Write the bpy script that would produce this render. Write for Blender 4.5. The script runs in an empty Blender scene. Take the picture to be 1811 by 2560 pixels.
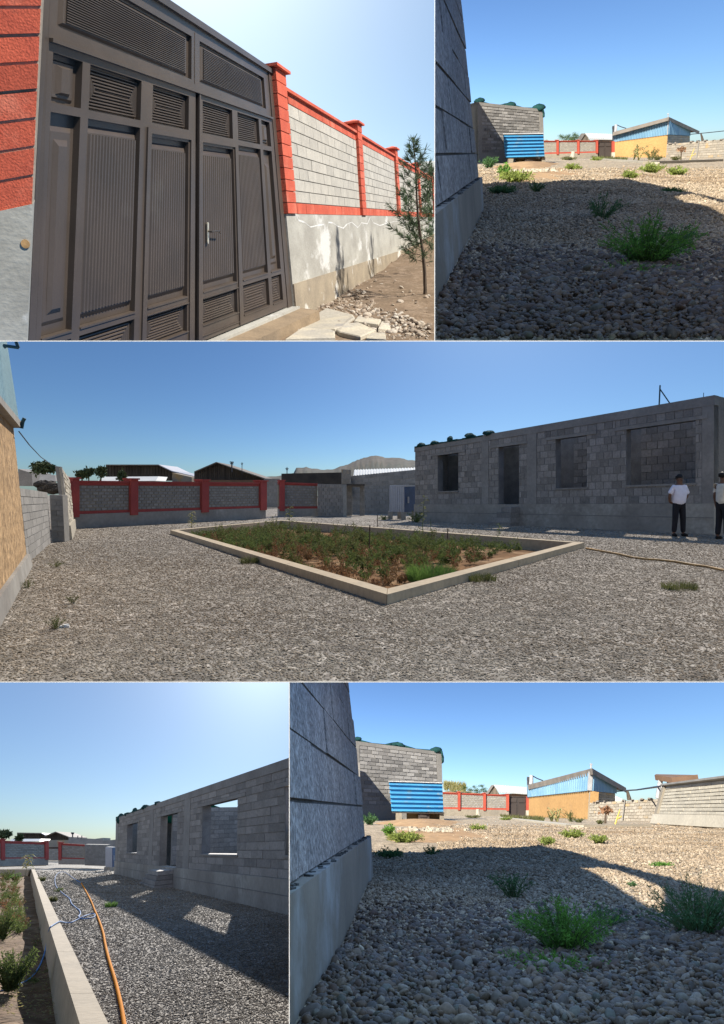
import bpy, bmesh, math, random
import numpy as np
from mathutils import Vector, Matrix
random.seed(7); rng = np.random.default_rng(7)
scene = bpy.context.scene
C = scene.collection

# ------------------------------------------------------------------ camera, world, suns, exposure
F = 1700.0                      # focal length in photograph pixels (photograph 1811 x 2560)
cam_d = bpy.data.cameras.new('camera'); cam = bpy.data.objects.new('camera', cam_d); C.objects.link(cam)
cam_d.sensor_fit = 'VERTICAL'; cam_d.sensor_height = 36.0; cam_d.lens = 36.0*F/2560
cam_d.clip_start = 0.05; cam_d.clip_end = 3000
cam.location = (0, 0, 0); cam.rotation_euler = (math.radians(90), 0, 0)
scene.camera = cam
scene.view_settings.view_transform = 'Standard'; scene.view_settings.look = 'None'
scene.view_settings.gamma = 1; scene.view_settings.use_curve_mapping = False
scene.view_settings.exposure = 1.0
world = bpy.data.worlds.new('World'); scene.world = world; world.use_nodes = True
wn = world.node_tree.nodes; wl = world.node_tree.links
ws = wn.new('ShaderNodeTexSky'); ws.sky_type = 'NISHITA'; ws.sun_disc = False
ws.sun_elevation = math.radians(33); ws.sun_rotation = math.radians(200)
wl.new(ws.outputs[0], wn['Background'].inputs[0]); wn['Background'].inputs[1].default_value = 0.07

# Five pictures of one courtyard are shown together: each picture is a stage set of its own, with its own
# ground, sky and sun, standing in its own sector in front of the camera.
# name: (cell x0,y0,x1,y1), horizon row, eye height, sun vector (towards the sun, set frame), strength, angle, colour
SUNS = dict(
    A=((1.0, -0.30, 1.1), 3.8, 2.0, (1.0, 0.95, 0.86)),
    B=((-2.17, -3.95, 3.0), 5.0, 0.5, (1.0, 0.90, 0.76)),
    C=((1.2, 2.6, 1.6), 4.4, 0.5, (1.0, 0.91, 0.80)),
    D=((0.45, 4.1, 1.5), 5.0, 0.5, (1.0, 0.93, 0.84)),
    E=((-2.17, -3.95, 3.0), 5.0, 0.5, (1.0, 0.90, 0.76)))

MG = 260
class Set:
    def __init__(s, key, cell, yh, h, zoom):
        s.key, s.cell, s.yh, s.h, s.zoom = key, cell, yh, h, zoom
        s.th = math.atan((1280-yh)/F); s.c, s.s = math.cos(s.th), math.sin(s.th)
        s.col = bpy.data.collections.new('set_'+key); C.children.link(s.col)
        x0, y0, x1, y1 = cell
        s.planes = []
        cc = s.ray((x0+x1)/2, (y0+y1)/2)
        for a, b in (((x0, y0), (x0, y1)), ((x1, y0), (x1, y1)), ((x0, y0), (x1, y0)), ((x0, y1), (x1, y1))):
            n = np.cross(s.ray(*a), s.ray(*b)); n = n/np.linalg.norm(n)
            if n@cc < 0: n = -n
            s.planes.append(n)                # inside: n.p > 0
    def ray(s, sx, sy):                       # source pixel -> direction, set frame (y forward, z up)
        dx = (sx-905.5)/F; dz = -(sy-1280)/F
        return np.array((dx, s.c+s.s*dz, s.c*dz-s.s))
    def src(s, zx, zy): return s.zoom(zx, zy)
    def P(s, zx, zy, Z):
        d = s.ray(*s.src(zx, zy)); return d*(Z/d[1])
    def G(s, zx, zy, z=0.0):                  # point on the ground (z above ground)
        d = s.ray(*s.src(zx, zy)); return d*((z-s.h)/d[2])
    def GZ(s, zx, zy): return s.G(zx, zy)[1]
    def V(s, zx, zy, Z, hgt):                 # not used for placement, height check
        return s.P(zx, zy, Z)
    def zground(s, zy, zx=0): return s.G(zx, zy)[1]
    def world(s, p):
        return Vector((p[0], p[1]*s.c-p[2]*s.s, p[1]*s.s+p[2]*s.c))
    def inside(s, pts, m=0.0):
        pts = np.asarray(pts); ok = np.ones(len(pts), bool)
        for n in s.planes: ok &= (pts@n) > m
        return ok

ZA = lambda x, y: (x/1.4764, y/1.4764)
ZB = lambda x, y: (1080+x/2.2216, y/2.2216)
ZC = lambda x, y: (x/1.7945, 840+y/1.7945)
ZC2 = lambda x, y: (905+x/1.7925, 840+y/1.7925)
ZD = lambda x, y: (x/2.2247, 1690+y/2.2247)
ZE = lambda x, y: (710+x/1.475, 1690+y/1.475)
def ZB5(x, y):                                # the upper right picture is a closer crop of the same view
    sx, sy = x/1.475-15, y/1.475-16
    bx = float(np.interp(sx, [-400, 162, 249, 385, 487, 544, 599, 752, 840, 942, 1300], [779, 1195, 1259, 1362, 1444.6, 1492, 1536, 1669.7, 1749, 1843, 2173]))
    return (bx, 333+.787*(sy-245)-.033*max(0, sx-249))
# all pictures
A = Set('A', (-MG, -MG, 1086.3, 851.6), 551, 1.65, ZA)
B = Set('B', (1088.3, -MG, 1811+MG, 851.6), 381, .45, ZB5)
Cc = Set('C', (-MG, 853.6, 1811+MG, 1704.0), 1225, 1.5, ZC)
D = Set('D', (-MG, 1706.0, 722.8, 2560+MG), 2124, 1.5, ZD)
E = Set('E', (724.8, 1706.0, 1811+MG, 2560+MG), 2025, .45, ZE)

# ------------------------------------------------------------------ mesh helpers
def clipmesh(S, v, f):
    v = np.asarray(v, float)
    if len(v) == 0: return v, f
    out = [n for n in S.planes if ((v@n) < 0).any()]
    if not out: return v, f
    for n in out:
        if ((v@n) < 0).all(): return np.zeros((0, 3)), []
    bm = bmesh.new()
    vs = [bm.verts.new(p) for p in v]
    for fc in f:
        try: bm.faces.new([vs[i] for i in fc])
        except ValueError: pass
    for n in out:
        g = list(bm.verts)+list(bm.edges)+list(bm.faces)
        r = bmesh.ops.bisect_plane(bm, geom=g, dist=1e-6, plane_co=(0, 0, 0), plane_no=tuple(n), clear_inner=True)
        ed = [e for e in r['geom_cut'] if isinstance(e, bmesh.types.BMEdge) and e.is_valid and len(e.link_faces) == 1]
        if ed and len(ed) < 60:
            try: bmesh.ops.holes_fill(bm, edges=ed, sides=0)
            except Exception: pass
    bm.verts.index_update()
    v2 = np.array([x.co[:] for x in bm.verts]).reshape(-1, 3)
    f2 = [[x.index for x in fc.verts] for fc in bm.faces]
    bm.free()
    return v2, f2

class Thing:
    def __init__(t, S, name, base, label, cat, group=None, kind=None):
        t.S = S; t.base = np.asarray(base, float)
        o = bpy.data.objects.new(name, None); S.col.objects.link(o); t.o = o
        o.empty_display_size = .1
        o.location = S.world(t.base); o.rotation_euler = (S.th, 0, 0)
        if label: o['label'] = label
        if cat: o['category'] = cat
        if group: o['group'] = group
        if kind: o['kind'] = kind

def rawmesh(name, v, f, mat, smooth=False):
    me = bpy.data.meshes.new(name)
    me.from_pydata([tuple(p) for p in v], [], f)
    if mat: me.materials.append(mat)
    if smooth: me.polygons.foreach_set('use_smooth', [True]*len(me.polygons))
    me.update()
    return me

def part(t, name, v, f, mat, parent=None, smooth=False, label=None, kind=None, noclip=False):
    v = np.asarray(v, float)
    if not noclip: v, f = clipmesh(t.S, v, f)
    if len(v) == 0 or len(f) == 0: return None
    o = bpy.data.objects.new(name, rawmesh(name, v-t.base, f, mat, smooth))
    t.S.col.objects.link(o); o.parent = parent or t.o
    if label: o['label'] = label
    if kind: o['kind'] = kind
    return o

def single(S, name, v, f, mat, label=None, cat=None, group=None, kind=None, base=None, smooth=False, sky=False, noclip=False):
    v = np.asarray(v, float)
    if not noclip: v, f = clipmesh(S, v, f)
    if len(v) == 0: return None
    if base is None: base = np.array((v[:, 0].mean(), v[:, 1].mean(), v[:, 2].min()))
    base = np.asarray(base, float)
    o = bpy.data.objects.new(name, rawmesh(name, v-base, f, mat, smooth))
    (C if sky else S.col).objects.link(o)
    o.location = S.world(base); o.rotation_euler = (S.th, 0, 0)
    if label: o['label'] = label
    if cat: o['category'] = cat
    if group: o['group'] = group
    if kind: o['kind'] = kind
    return o

class MB:
    def __init__(s): s.v = []; s.f = []
    def add(s, v, f):
        k = len(s.v); s.v += [tuple(p) for p in v]; s.f += [[i+k for i in fc] for fc in f]; return s
    def hexa(s, b, t):                         # two rings of four points
        return s.add(list(b)+list(t), BOXF)
    def box(s, c, sx, sy, sz, rz=0):
        ca, sa = math.cos(rz), math.sin(rz); r = []
        for dz in (0, sz):
            for dx, dy in ((-.5, -.5), (.5, -.5), (.5, .5), (-.5, .5)):
                x, y = dx*sx, dy*sy; r.append((c[0]+x*ca-y*sa, c[1]+x*sa+y*ca, c[2]+dz))
        return s.add(r, BOXF)
    def tube(s, pts, r, n=8, r1=None, caps=True):
        pts = [np.asarray(p, float) for p in pts]; m = len(pts); rings = []
        up = np.array((0.03, 0.05, 1.0)); 
        for i, p in enumerate(pts):
            d = pts[min(i+1, m-1)]-pts[max(i-1, 0)]; d = d/(np.linalg.norm(d)+1e-9)
            a = np.cross(d, up)
            if np.linalg.norm(a) < .1: a = np.cross(d, (1, 0, 0))
            a /= np.linalg.norm(a); b = np.cross(d, a)
            rr = r if r1 is None else r+(r1-r)*i/(m-1)
            if hasattr(r, '__len__'): rr = r[i]
            rings.append([p+rr*(a*math.cos(2*math.pi*k/n)+b*math.sin(2*math.pi*k/n)) for k in range(n)])
        v = [q for R in rings for q in R]; f = []
        for i in range(m-1):
            for k in range(n): f.append([i*n+k, i*n+(k+1) % n, (i+1)*n+(k+1) % n, (i+1)*n+k])
        if caps: f += [list(range(n))[::-1], [(m-1)*n+k for k in range(n)]]
        return s.add(v, f)
BOXF = [[3, 2, 1, 0], [4, 5, 6, 7], [0, 1, 5, 4], [1, 2, 6, 5], [2, 3, 7, 6], [3, 0, 4, 7]]

class Patch:                                   # a wall face from its four corners; u along, v up, off towards the viewer
    def __init__(s, bl, br, tl, tr):
        s.bl, s.br, s.tl, s.tr = [np.asarray(p, float) for p in (bl, br, tl, tr)]
        n = np.cross((s.br-s.bl)+(s.tr-s.tl), (s.tl-s.bl)+(s.tr-s.br)); n /= np.linalg.norm(n)
        if n@(s.bl+s.br+s.tl+s.tr) > 0: n = -n
        s.n = n
    def at(s, u, v, off=0.0):
        return (s.bl*(1-u)+s.br*u)*(1-v)+(s.tl*(1-u)+s.tr*u)*v+s.n*off
    def box(s, u0, u1, v0, v1, o0, o1, seg=True):
        tw = np.linalg.norm(s.bl+s.tr-s.br-s.tl)
        if seg and u1-u0 > .12 and tw > .004*np.linalg.norm(s.tr-s.bl):     # follow a slightly twisted face
            n = int((u1-u0)*24)+2; v = []; f = []
            for k in range(n+1):
                u = u0+(u1-u0)*k/n; v += [s.at(u, v0, o0), s.at(u, v1, o0), s.at(u, v1, o1), s.at(u, v0, o1)]
            for k in range(n):
                for j in range(4): f.append([4*k+j, 4*k+(j+1) % 4, 4*k+4+(j+1) % 4, 4*k+4+j])
            return v, f+[[0, 3, 2, 1], [4*n, 4*n+1, 4*n+2, 4*n+3]]
        a = [s.at(u0, v0, o0), s.at(u1, v0, o0), s.at(u1, v1, o0), s.at(u0, v1, o0)]
        b = [s.at(u0, v0, o1), s.at(u1, v0, o1), s.at(u1, v1, o1), s.at(u0, v1, o1)]
        return a+b, BOXF
    def uv(s, S, zx, zy):                      # inverse of the projection
        tx, ty = S.src(zx, zy); u, v = .5, .5
        def pr(u, v):
            p = s.at(u, v); w = S.world(p); return np.array((905.5+F*w.x/w.y, 1280-F*w.z/w.y))
        for _ in range(30):
            p = pr(u, v); e = 1e-4
            J = np.stack([(pr(u+e, v)-p)/e, (pr(u, v+e)-p)/e], 1)
            d = np.linalg.solve(J, np.array((tx, ty))-p)
            m = max(abs(d).max(), 1e-9); d *= min(1, .5/m); u += d[0]; v += d[1]
        return u, v
    def lenu(s): return np.linalg.norm(s.br-s.bl)
    def lenv(s): return np.linalg.norm(s.tl-s.bl)

def rect_minus(r, holes):
    out = [r]
    for h in holes:
        nxt = []
        for (a, b, c, d) in out:
            if h[0] >= b or h[1] <= a or h[2] >= d or h[3] <= c: nxt.append((a, b, c, d)); continue
            if h[0] > a: nxt.append((a, h[0], c, d))
            if h[1] < b: nxt.append((h[1], b, c, d))
            m0, m1 = max(a, h[0]), min(b, h[1])
            if h[2] > c: nxt.append((m0, m1, c, h[2]))
            if h[3] < d: nxt.append((m0, m1, h[3], d))
        out = nxt
    return out

def backing(t, pt, u0, u1, v0, v1, holes, mat, o0=-.18, o1=-.006, name='mortar', parent=None):
    m = MB()
    us = sorted({u0, u1}|{x for h in holes for x in h[:2] if u0 < x < u1})
    vs = sorted({v0, v1}|{x for h in holes for x in h[2:] if v0 < x < v1})
    for i in range(len(us)-1):
        for j in range(len(vs)-1):
            uc, vc = (us[i]+us[i+1])/2, (vs[j]+vs[j+1])/2
            if any(h[0] < uc < h[1] and h[2] < vc < h[3] for h in holes): continue
            m.add(*pt.box(us[i], us[i+1], vs[j], vs[j+1], o0, o1))
    return part(t, name, m.v, m.f, mat, parent)

def blocks(t, pt, u0, u1, v0, v1, rows, cols, mat, holes=(), gap=.012, jit=.006, limit=300, shift=.5, parent=None,
           depth=.10, name='brick', ragged=None, visible=None, rowv=None, proud=0.0, lenj=.0):
    S = t.S; cand = []
    Lu, Lv = pt.lenu(), pt.lenv(); gu, gv = gap/Lu/2, gap/Lv/2
    for r in range(rows):
        a0 = v0+(v1-v0)*r/rows; a1 = v0+(v1-v0)*(r+1)/rows
        if rowv: a0, a1 = rowv[r], rowv[r+1]
        w = (u1-u0)/cols; off = (r % 2)*shift*w
        edges = [u0]
        x = u0+(off if off else w)
        while x < u1-1e-4:
            edges.append(x+random.uniform(-1, 1)*lenj*w); x += w
        edges.append(u1)
        for k in range(len(edges)-1):
            if edges[k+1]-edges[k] < .12*w: continue
            for q in rect_minus((edges[k], edges[k+1], a0, a1), holes):
                if q[1]-q[0] < .1*w or q[3]-q[2] < .25*(a1-a0): continue
                if ragged and not ragged((q[0]+q[1])/2, (q[2]+q[3])/2): continue
                if visible and not visible((q[0]+q[1])/2, (q[2]+q[3])/2): continue
                cand.append(q)
    items = []
    for q in cand:
        o = proud+random.uniform(0, jit)
        v, f = pt.box(q[0]+gu, q[1]-gu, q[2]+gv, q[3]-gv, -depth, o)
        # slightly worn face corners
        v = [np.array(p) for p in v]
        for i in range(4, 8): v[i] = v[i]-pt.n*random.uniform(0, jit*.6)
        v, f = clipmesh(S, v, f)
        if len(v) == 0: continue
        c = v.mean(0); items.append((np.linalg.norm(v.max(0)-v.min(0))/max(c[1], .1), v, f))
    items.sort(key=lambda k: -k[0])
    for sz, v, f in items[:limit]: part(t, name, v, f, mat, parent, noclip=True)
    if len(items) > limit:
        m = MB()
        for sz, v, f in items[limit:]: m.add(v, f)
        part(t, 'far_bricks', m.v, m.f, mat, parent, kind='stuff', noclip=True)

# ------------------------------------------------------------------ materials
def nn(nt, typ, **kw):
    n = nt.nodes.new(typ)
    for k, v in kw.items():
        if k.startswith('i_'):
            n.inputs[k[2:].replace('_', ' ')].default_value = v
        else: setattr(n, k, v)
    return n
def mat(name, col, col2=None, nscale=3.0, rough=.9, bump=.3, bscale=30, rnd=.0, spec=.25, metal=0.0, fine=.12,
        col3=None, s3=.6, t3=(.55, .68), stretch=(1, 1, 1), trans=0, dist=.01):
    m = bpy.data.materials.new(name); m.use_nodes = True; nt = m.node_tree; L = nt.links.new
    b = nt.nodes['Principled BSDF']
    b.inputs['Roughness'].default_value = rough; b.inputs['Metallic'].default_value = metal
    b.inputs['Specular IOR Level'].default_value = spec
    tc = nn(nt, 'ShaderNodeTexCoord'); mp = nn(nt, 'ShaderNodeMapping'); mp.inputs['Scale'].default_value = stretch
    L(tc.outputs['Object'], mp.inputs[0])
    if rnd:                                    # every piece gets its own bit of the pattern
        oi0 = nn(nt, 'ShaderNodeObjectInfo'); mu = nn(nt, 'ShaderNodeMath', operation='MULTIPLY'); mu.inputs[1].default_value = 37.0
        L(oi0.outputs['Random'], mu.inputs[0]); L(mu.outputs[0], mp.inputs['Location'])
    n1 = nn(nt, 'ShaderNodeTexNoise'); n1.inputs['Scale'].default_value = nscale; n1.inputs['Detail'].default_value = 5
    L(mp.outputs[0], n1.inputs['Vector'])
    r1 = nn(nt, 'ShaderNodeMapRange'); r1.inputs[1].default_value = .35; r1.inputs[2].default_value = .65
    L(n1.outputs[0], r1.inputs[0])
    c2 = col2 or tuple(c*.72 for c in col)
    mx = nn(nt, 'ShaderNodeMix', data_type='RGBA'); mx.inputs['A'].default_value = (*col, 1); mx.inputs['B'].default_value = (*c2, 1)
    L(r1.outputs[0], mx.inputs['Factor']); out = mx.outputs['Result']
    if col3:
        n3 = nn(nt, 'ShaderNodeTexNoise'); n3.inputs['Scale'].default_value = s3; n3.inputs['Detail'].default_value = 8; n3.inputs['Roughness'].default_value = .65
        L(mp.outputs[0], n3.inputs['Vector'])
        r3 = nn(nt, 'ShaderNodeMapRange'); r3.inputs[1].default_value = t3[0]; r3.inputs[2].default_value = t3[1]
        L(n3.outputs[0], r3.inputs[0])
        m3 = nn(nt, 'ShaderNodeMix', data_type='RGBA'); m3.inputs['B'].default_value = (*col3, 1)
        L(r3.outputs[0], m3.inputs['Factor']); L(out, m3.inputs['A']); out = m3.outputs['Result']
    n2 = nn(nt, 'ShaderNodeTexNoise'); n2.inputs['Scale'].default_value = bscale; n2.inputs['Detail'].default_value = 4
    L(mp.outputs[0], n2.inputs['Vector'])
    # value factor: fine grain and the piece's own tone
    val = nn(nt, 'ShaderNodeMapRange'); val.inputs[1].default_value = .3; val.inputs[2].default_value = .7
    val.inputs[3].default_value = 1-fine; val.inputs[4].default_value = 1+fine
    L(n2.outputs[0], val.inputs[0]); vo = val.outputs[0]
    if rnd:
        oi = nn(nt, 'ShaderNodeObjectInfo'); ge = nn(nt, 'ShaderNodeNewGeometry')
        ad = nn(nt, 'ShaderNodeMath', operation='ADD'); L(oi.outputs['Random'], ad.inputs[0]); L(ge.outputs['Random Per Island'], ad.inputs[1])
        fr = nn(nt, 'ShaderNodeMath', operation='FRACT'); L(ad.outputs[0], fr.inputs[0])
        rr = nn(nt, 'ShaderNodeMapRange'); rr.inputs[3].default_value = 1-rnd; rr.inputs[4].default_value = 1+rnd
        L(fr.outputs[0], rr.inputs[0])
        m2 = nn(nt, 'ShaderNodeMath', operation='MULTIPLY'); L(vo, m2.inputs[0]); L(rr.outputs[0], m2.inputs[1]); vo = m2.outputs[0]
    hs = nn(nt, 'ShaderNodeHueSaturation'); L(out, hs.inputs['Color']); L(vo, hs.inputs['Value'])
    L(hs.outputs[0], b.inputs['Base Color'])
    if bump:
        bp = nn(nt, 'ShaderNodeBump'); bp.inputs['Strength'].default_value = bump; bp.inputs['Distance'].default_value = dist
        L(n2.outputs[0], bp.inputs['Height']); L(bp.outputs[0], b.inputs['Normal'])
    if trans:
        tr = nn(nt, 'ShaderNodeBsdfTranslucent'); L(hs.outputs[0], tr.inputs[0])
        ms = nn(nt, 'ShaderNodeMixShader'); ms.inputs[0].default_value = trans
        L(b.outputs[0], ms.inputs[1]); L(tr.outputs[0], ms.inputs[2]); L(ms.outputs[0], nt.nodes['Material Output'].inputs[0])
    return m

def sky(S, Zf, elev, rot, k, strength, tint, dust=1.0, air=1.0, ozone=1.0, lift=None, gam=1.0):
    m = bpy.data.materials.new('sky_'+S.key); m.use_nodes = True; nt = m.node_tree; L = nt.links.new
    nt.nodes.remove(nt.nodes['Principled BSDF'])
    tc = nn(nt, 'ShaderNodeTexCoord'); mp = nn(nt, 'ShaderNodeMapping'); mp.inputs['Scale'].default_value = (k, 1, k)
    mp.inputs['Location'].default_value = (0, -{'A': 9, 'B': 5, 'C': 14, 'D': 11, 'E': 5}[S.key], 0)   # the dome is centred on the middle of its court
    nm = nn(nt, 'ShaderNodeVectorMath', operation='NORMALIZE')
    L(tc.outputs['Object'], mp.inputs[0]); L(mp.outputs[0], nm.inputs[0])
    tx = nn(nt, 'ShaderNodeTexSky'); tx.sky_type = 'NISHITA'; tx.sun_disc = False
    tx.sun_elevation = math.radians(elev); tx.sun_rotation = math.radians(rot)
    tx.dust_density = dust; tx.air_density = air; tx.ozone_density = ozone
    L(nm.outputs[0], tx.inputs[0])
    gm = nn(nt, 'ShaderNodeGamma'); gm.inputs[1].default_value = gam
    mu = nn(nt, 'ShaderNodeMix', data_type='RGBA', blend_type='MULTIPLY'); mu.inputs['Factor'].default_value = 1
    mu.inputs['B'].default_value = (*tint, 1); L(tx.outputs[0], mu.inputs['A'])
    em = nn(nt, 'ShaderNodeEmission'); em.inputs[1].default_value = strength
    L(mu.outputs['Result'], gm.inputs[0]); L(gm.outputs[0], em.inputs[0])
    L(em.outputs[0], nt.nodes['Material Output'].inputs[0])
    m.cycles.emission_sampling = 'NONE'
    x0, y0, x1, y1 = S.cell; x0 += .05; x1 -= .05; y0 += .05; y1 -= .05
    def q(sx, sy, Z):
        d = S.ray(sx, sy); return d*(Z/d[1])
    Zn = {'A': 2.5, 'B': .9, 'C': 1.6, 'D': 1.8, 'E': .9}[S.key]
    yb = S.yh+14
    v = [q(x0, y0, Zn), q(x1, y0, Zn), q(x1, y0, Zf), q(x0, y0, Zf), q(x0, yb, Zf), q(x1, yb, Zf), q(x0, y0, Zf*.5), q(x0, yb, Zf*.5), q(x1, y0, Zf*.5), q(x1, yb, Zf*.5)]
    f = [[0, 1, 2, 3], [3, 2, 5, 4], [6, 3, 4, 7], [8, 9, 5, 2]]
    single(S, 'sky', v, f, m, kind='structure', base=(0, 0, 0), sky=True, noclip=True)

def finish_suns():
    for S in (A, B, Cc, D, E):
        vec, st, ang, colr = SUNS[S.key]
        l = bpy.data.lights.new('sun', 'SUN'); l.energy = st; l.angle = math.radians(ang); l.color = colr
        o = bpy.data.objects.new('sun', l); C.objects.link(o)
        o.rotation_euler = S.world(Vector(vec).normalized()).to_track_quat('Z', 'Y').to_euler()
        o.light_linking.receiver_collection = S.col
        o.light_linking.blocker_collection = S.col

# pebbles as geometry-node instances on a cloud of points
def pebble_tree(name, material, subdiv=2, rugged=.28):
    ng = bpy.data.node_groups.new(name, 'GeometryNodeTree')
    ng.interface.new_socket('Geometry', in_out='INPUT', socket_type='NodeSocketGeometry')
    ng.interface.new_socket('Geometry', in_out='OUTPUT', socket_type='NodeSocketGeometry')
    N = ng.nodes; L = ng.links.new
    gi = N.new('NodeGroupInput'); go = N.new('NodeGroupOutput')
    g2i = N.new('GeometryNodeGeometryToInstance')
    for k in range(7):
        ico = N.new('GeometryNodeMeshIcoSphere'); ico.inputs['Radius'].default_value = 1; ico.inputs['Subdivisions'].default_value = subdiv
        sp = N.new('GeometryNodeSetPosition'); pos = N.new('GeometryNodeInputPosition')
        ad = N.new('ShaderNodeVectorMath'); ad.operation = 'ADD'; ad.inputs[1].default_value = (k*3.7, k*1.3, 5+k)
        no = N.new('ShaderNodeTexNoise'); no.inputs['Scale'].default_value = .9; no.inputs['Detail'].default_value = 1
        sb = N.new('ShaderNodeMath'); sb.operation = 'SUBTRACT'; sb.inputs[1].default_value = .5
        ml = N.new('ShaderNodeMath'); ml.operation = 'MULTIPLY'; ml.inputs[1].default_value = rugged*4
        vm = N.new('ShaderNodeVectorMath'); vm.operation = 'SCALE'
        L(pos.outputs[0], ad.inputs[0]); L(ad.outputs[0], no.inputs['Vector']); L(no.outputs[0], sb.inputs[0]); L(sb.outputs[0], ml.inputs[0])
        L(pos.outputs[0], vm.inputs[0]); L(ml.outputs[0], vm.inputs['Scale'])
        L(ico.outputs['Mesh'], sp.inputs['Geometry']); L(vm.outputs[0], sp.inputs['Offset'])
        ss = N.new('GeometryNodeSetShadeSmooth'); L(sp.outputs[0], ss.inputs[0])
        sm = N.new('GeometryNodeSetMaterial'); sm.inputs['Material'].default_value = material
        L(ss.outputs[0], sm.inputs[0]); L(sm.outputs[0], g2i.inputs[0])
    iop = N.new('GeometryNodeInstanceOnPoints'); iop.inputs['Pick Instance'].default_value = True
    def attr(nm, t):
        a = N.new('GeometryNodeInputNamedAttribute'); a.data_type = t; a.inputs[0].default_value = nm
        return [o for o in a.outputs if o.enabled and o.name == 'Attribute'][0]
    L(gi.outputs[0], iop.inputs['Points']); L(g2i.outputs[0], iop.inputs['Instance'])
    L(attr('idx', 'INT'), iop.inputs['Instance Index'])
    L(attr('rot', 'FLOAT_VECTOR'), iop.inputs['Rotation']); L(attr('scl', 'FLOAT_VECTOR'), iop.inputs['Scale'])
    L(iop.outputs[0], go.inputs[0])
    return ng

def gravel(S, name, pts, size, tree, label=None, cat=None, flat=.55, tilt=.45):
    """pts: Nx3 set-frame centres, size: N radii"""
    ok = S.inside(pts, 0.0)
    ok &= np.all([(pts@n) > size*1.0 for n in S.planes], axis=0)
    pts, size = pts[ok], size[ok]; n = len(pts)
    me = bpy.data.meshes.new(name); me.vertices.add(n); me.vertices.foreach_set('co', pts.ravel())
    a = me.attributes.new('scl', 'FLOAT_VECTOR', 'POINT')
    sc = size[:, None]*np.stack([rng.uniform(.85, 1.35, n), rng.uniform(.65, 1.0, n), rng.uniform(flat*.7, flat*1.25, n)], 1)
    a.data.foreach_set('vector', sc.astype(np.float32).ravel())
    a = me.attributes.new('rot', 'FLOAT_VECTOR', 'POINT')
    rt = np.stack([rng.normal(0, tilt, n), rng.normal(0, tilt, n), rng.uniform(0, 6.28, n)], 1)
    a.data.foreach_set('vector', rt.astype(np.float32).ravel())
    a = me.attributes.new('idx', 'INT', 'POINT'); a.data.foreach_set('value', rng.integers(0, 7, n).astype(np.int32))
    o = bpy.data.objects.new(name, me); S.col.objects.link(o); o.rotation_euler = (S.th, 0, 0)
    o['kind'] = 'stuff'
    if label: o['label'] = label
    if cat: o['category'] = cat
    md = o.modifiers.new('pebbles', 'NODES'); md.node_group = tree
    print(name, S.key, n)
    return o

def inpoly(x, y, poly):
    poly = np.asarray(poly); r = np.zeros(len(x), bool); j = len(poly)-1
    for i in range(len(poly)):
        xi, yi = poly[i]; xj, yj = poly[j]
        c = ((yi > y) != (yj > y)) & (x < (xj-xi)*(y-yi)/((yj-yi) if yj != yi else 1e-9)+xi)
        r ^= c; j = i
    return r

def pebmat(name, cols, rough=.6, spec=.4, bsc=60, bump=.15, dist=.004):
    m = bpy.data.materials.new(name); m.use_nodes = True; nt = m.node_tree; L = nt.links.new
    b = nt.nodes['Principled BSDF']; b.inputs['Roughness'].default_value = rough; b.inputs['Specular IOR Level'].default_value = spec
    oi = nn(nt, 'ShaderNodeObjectInfo'); cr = nn(nt, 'ShaderNodeValToRGB'); cr.color_ramp.interpolation = 'LINEAR'
    e = cr.color_ramp.elements
    while len(e) < len(cols): e.new(.5)
    for i, c in enumerate(cols): e[i].position = i/(len(cols)-1); e[i].color = (*c, 1)
    L(oi.outputs['Random'], cr.inputs[0])
    tc = nn(nt, 'ShaderNodeTexCoord'); n2 = nn(nt, 'ShaderNodeTexNoise'); n2.inputs['Scale'].default_value = 2.2; n2.inputs['Detail'].default_value = 6
    L(tc.outputs['Object'], n2.inputs['Vector'])
    val = nn(nt, 'ShaderNodeMapRange'); val.inputs[1].default_value = .3; val.inputs[2].default_value = .7
    val.inputs[3].default_value = .72; val.inputs[4].default_value = 1.28; L(n2.outputs[0], val.inputs[0])
    hs = nn(nt, 'ShaderNodeHueSaturation'); L(cr.outputs[0], hs.inputs['Color']); L(val.outputs[0], hs.inputs['Value'])
    ge = nn(nt, 'ShaderNodeNewGeometry'); n5 = nn(nt, 'ShaderNodeTexNoise'); n5.inputs['Scale'].default_value = .55; n5.inputs['Detail'].default_value = 5; n5.inputs['Roughness'].default_value = .6
    L(ge.outputs['Position'], n5.inputs['Vector'])
    v5 = nn(nt, 'ShaderNodeMapRange'); v5.inputs[1].default_value = .35; v5.inputs[2].default_value = .65; v5.inputs[3].default_value = 0; v5.inputs[4].default_value = 1; L(n5.outputs[0], v5.inputs[0])
    mx = nn(nt, 'ShaderNodeMix', data_type='RGBA', blend_type='MULTIPLY'); mx.inputs['B'].default_value = (.72, .66, .60, 1)      # dustier and darker stretches of gravel
    L(v5.outputs[0], mx.inputs['Factor']); L(hs.outputs[0], mx.inputs['A']); L(mx.outputs['Result'], b.inputs['Base Color'])
    return m

def ground_grid(S, x0, x1, y0, y1, nx, ny, zf, m, name='ground'):
    """ground sheet with rows packed towards the viewer"""
    xs = np.linspace(-1, 1, nx); ts = np.linspace(0, 1, ny); ys = y0*(y1/y0)**ts
    v = []; f = []
    for j, y in enumerate(ys):
        for i, x in enumerate(xs):
            X = x*(.78*y+1.0)
            v.append((X, y, -S.h+zf(X, y)))
    for j in range(ny-1):
        for i in range(nx-1):
            f.append([j*nx+i, j*nx+i+1, (j+1)*nx+i+1, (j+1)*nx+i])
    return single(S, name, v, f, m, kind='structure', base=(0, 0, -S.h), smooth=True)
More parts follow.
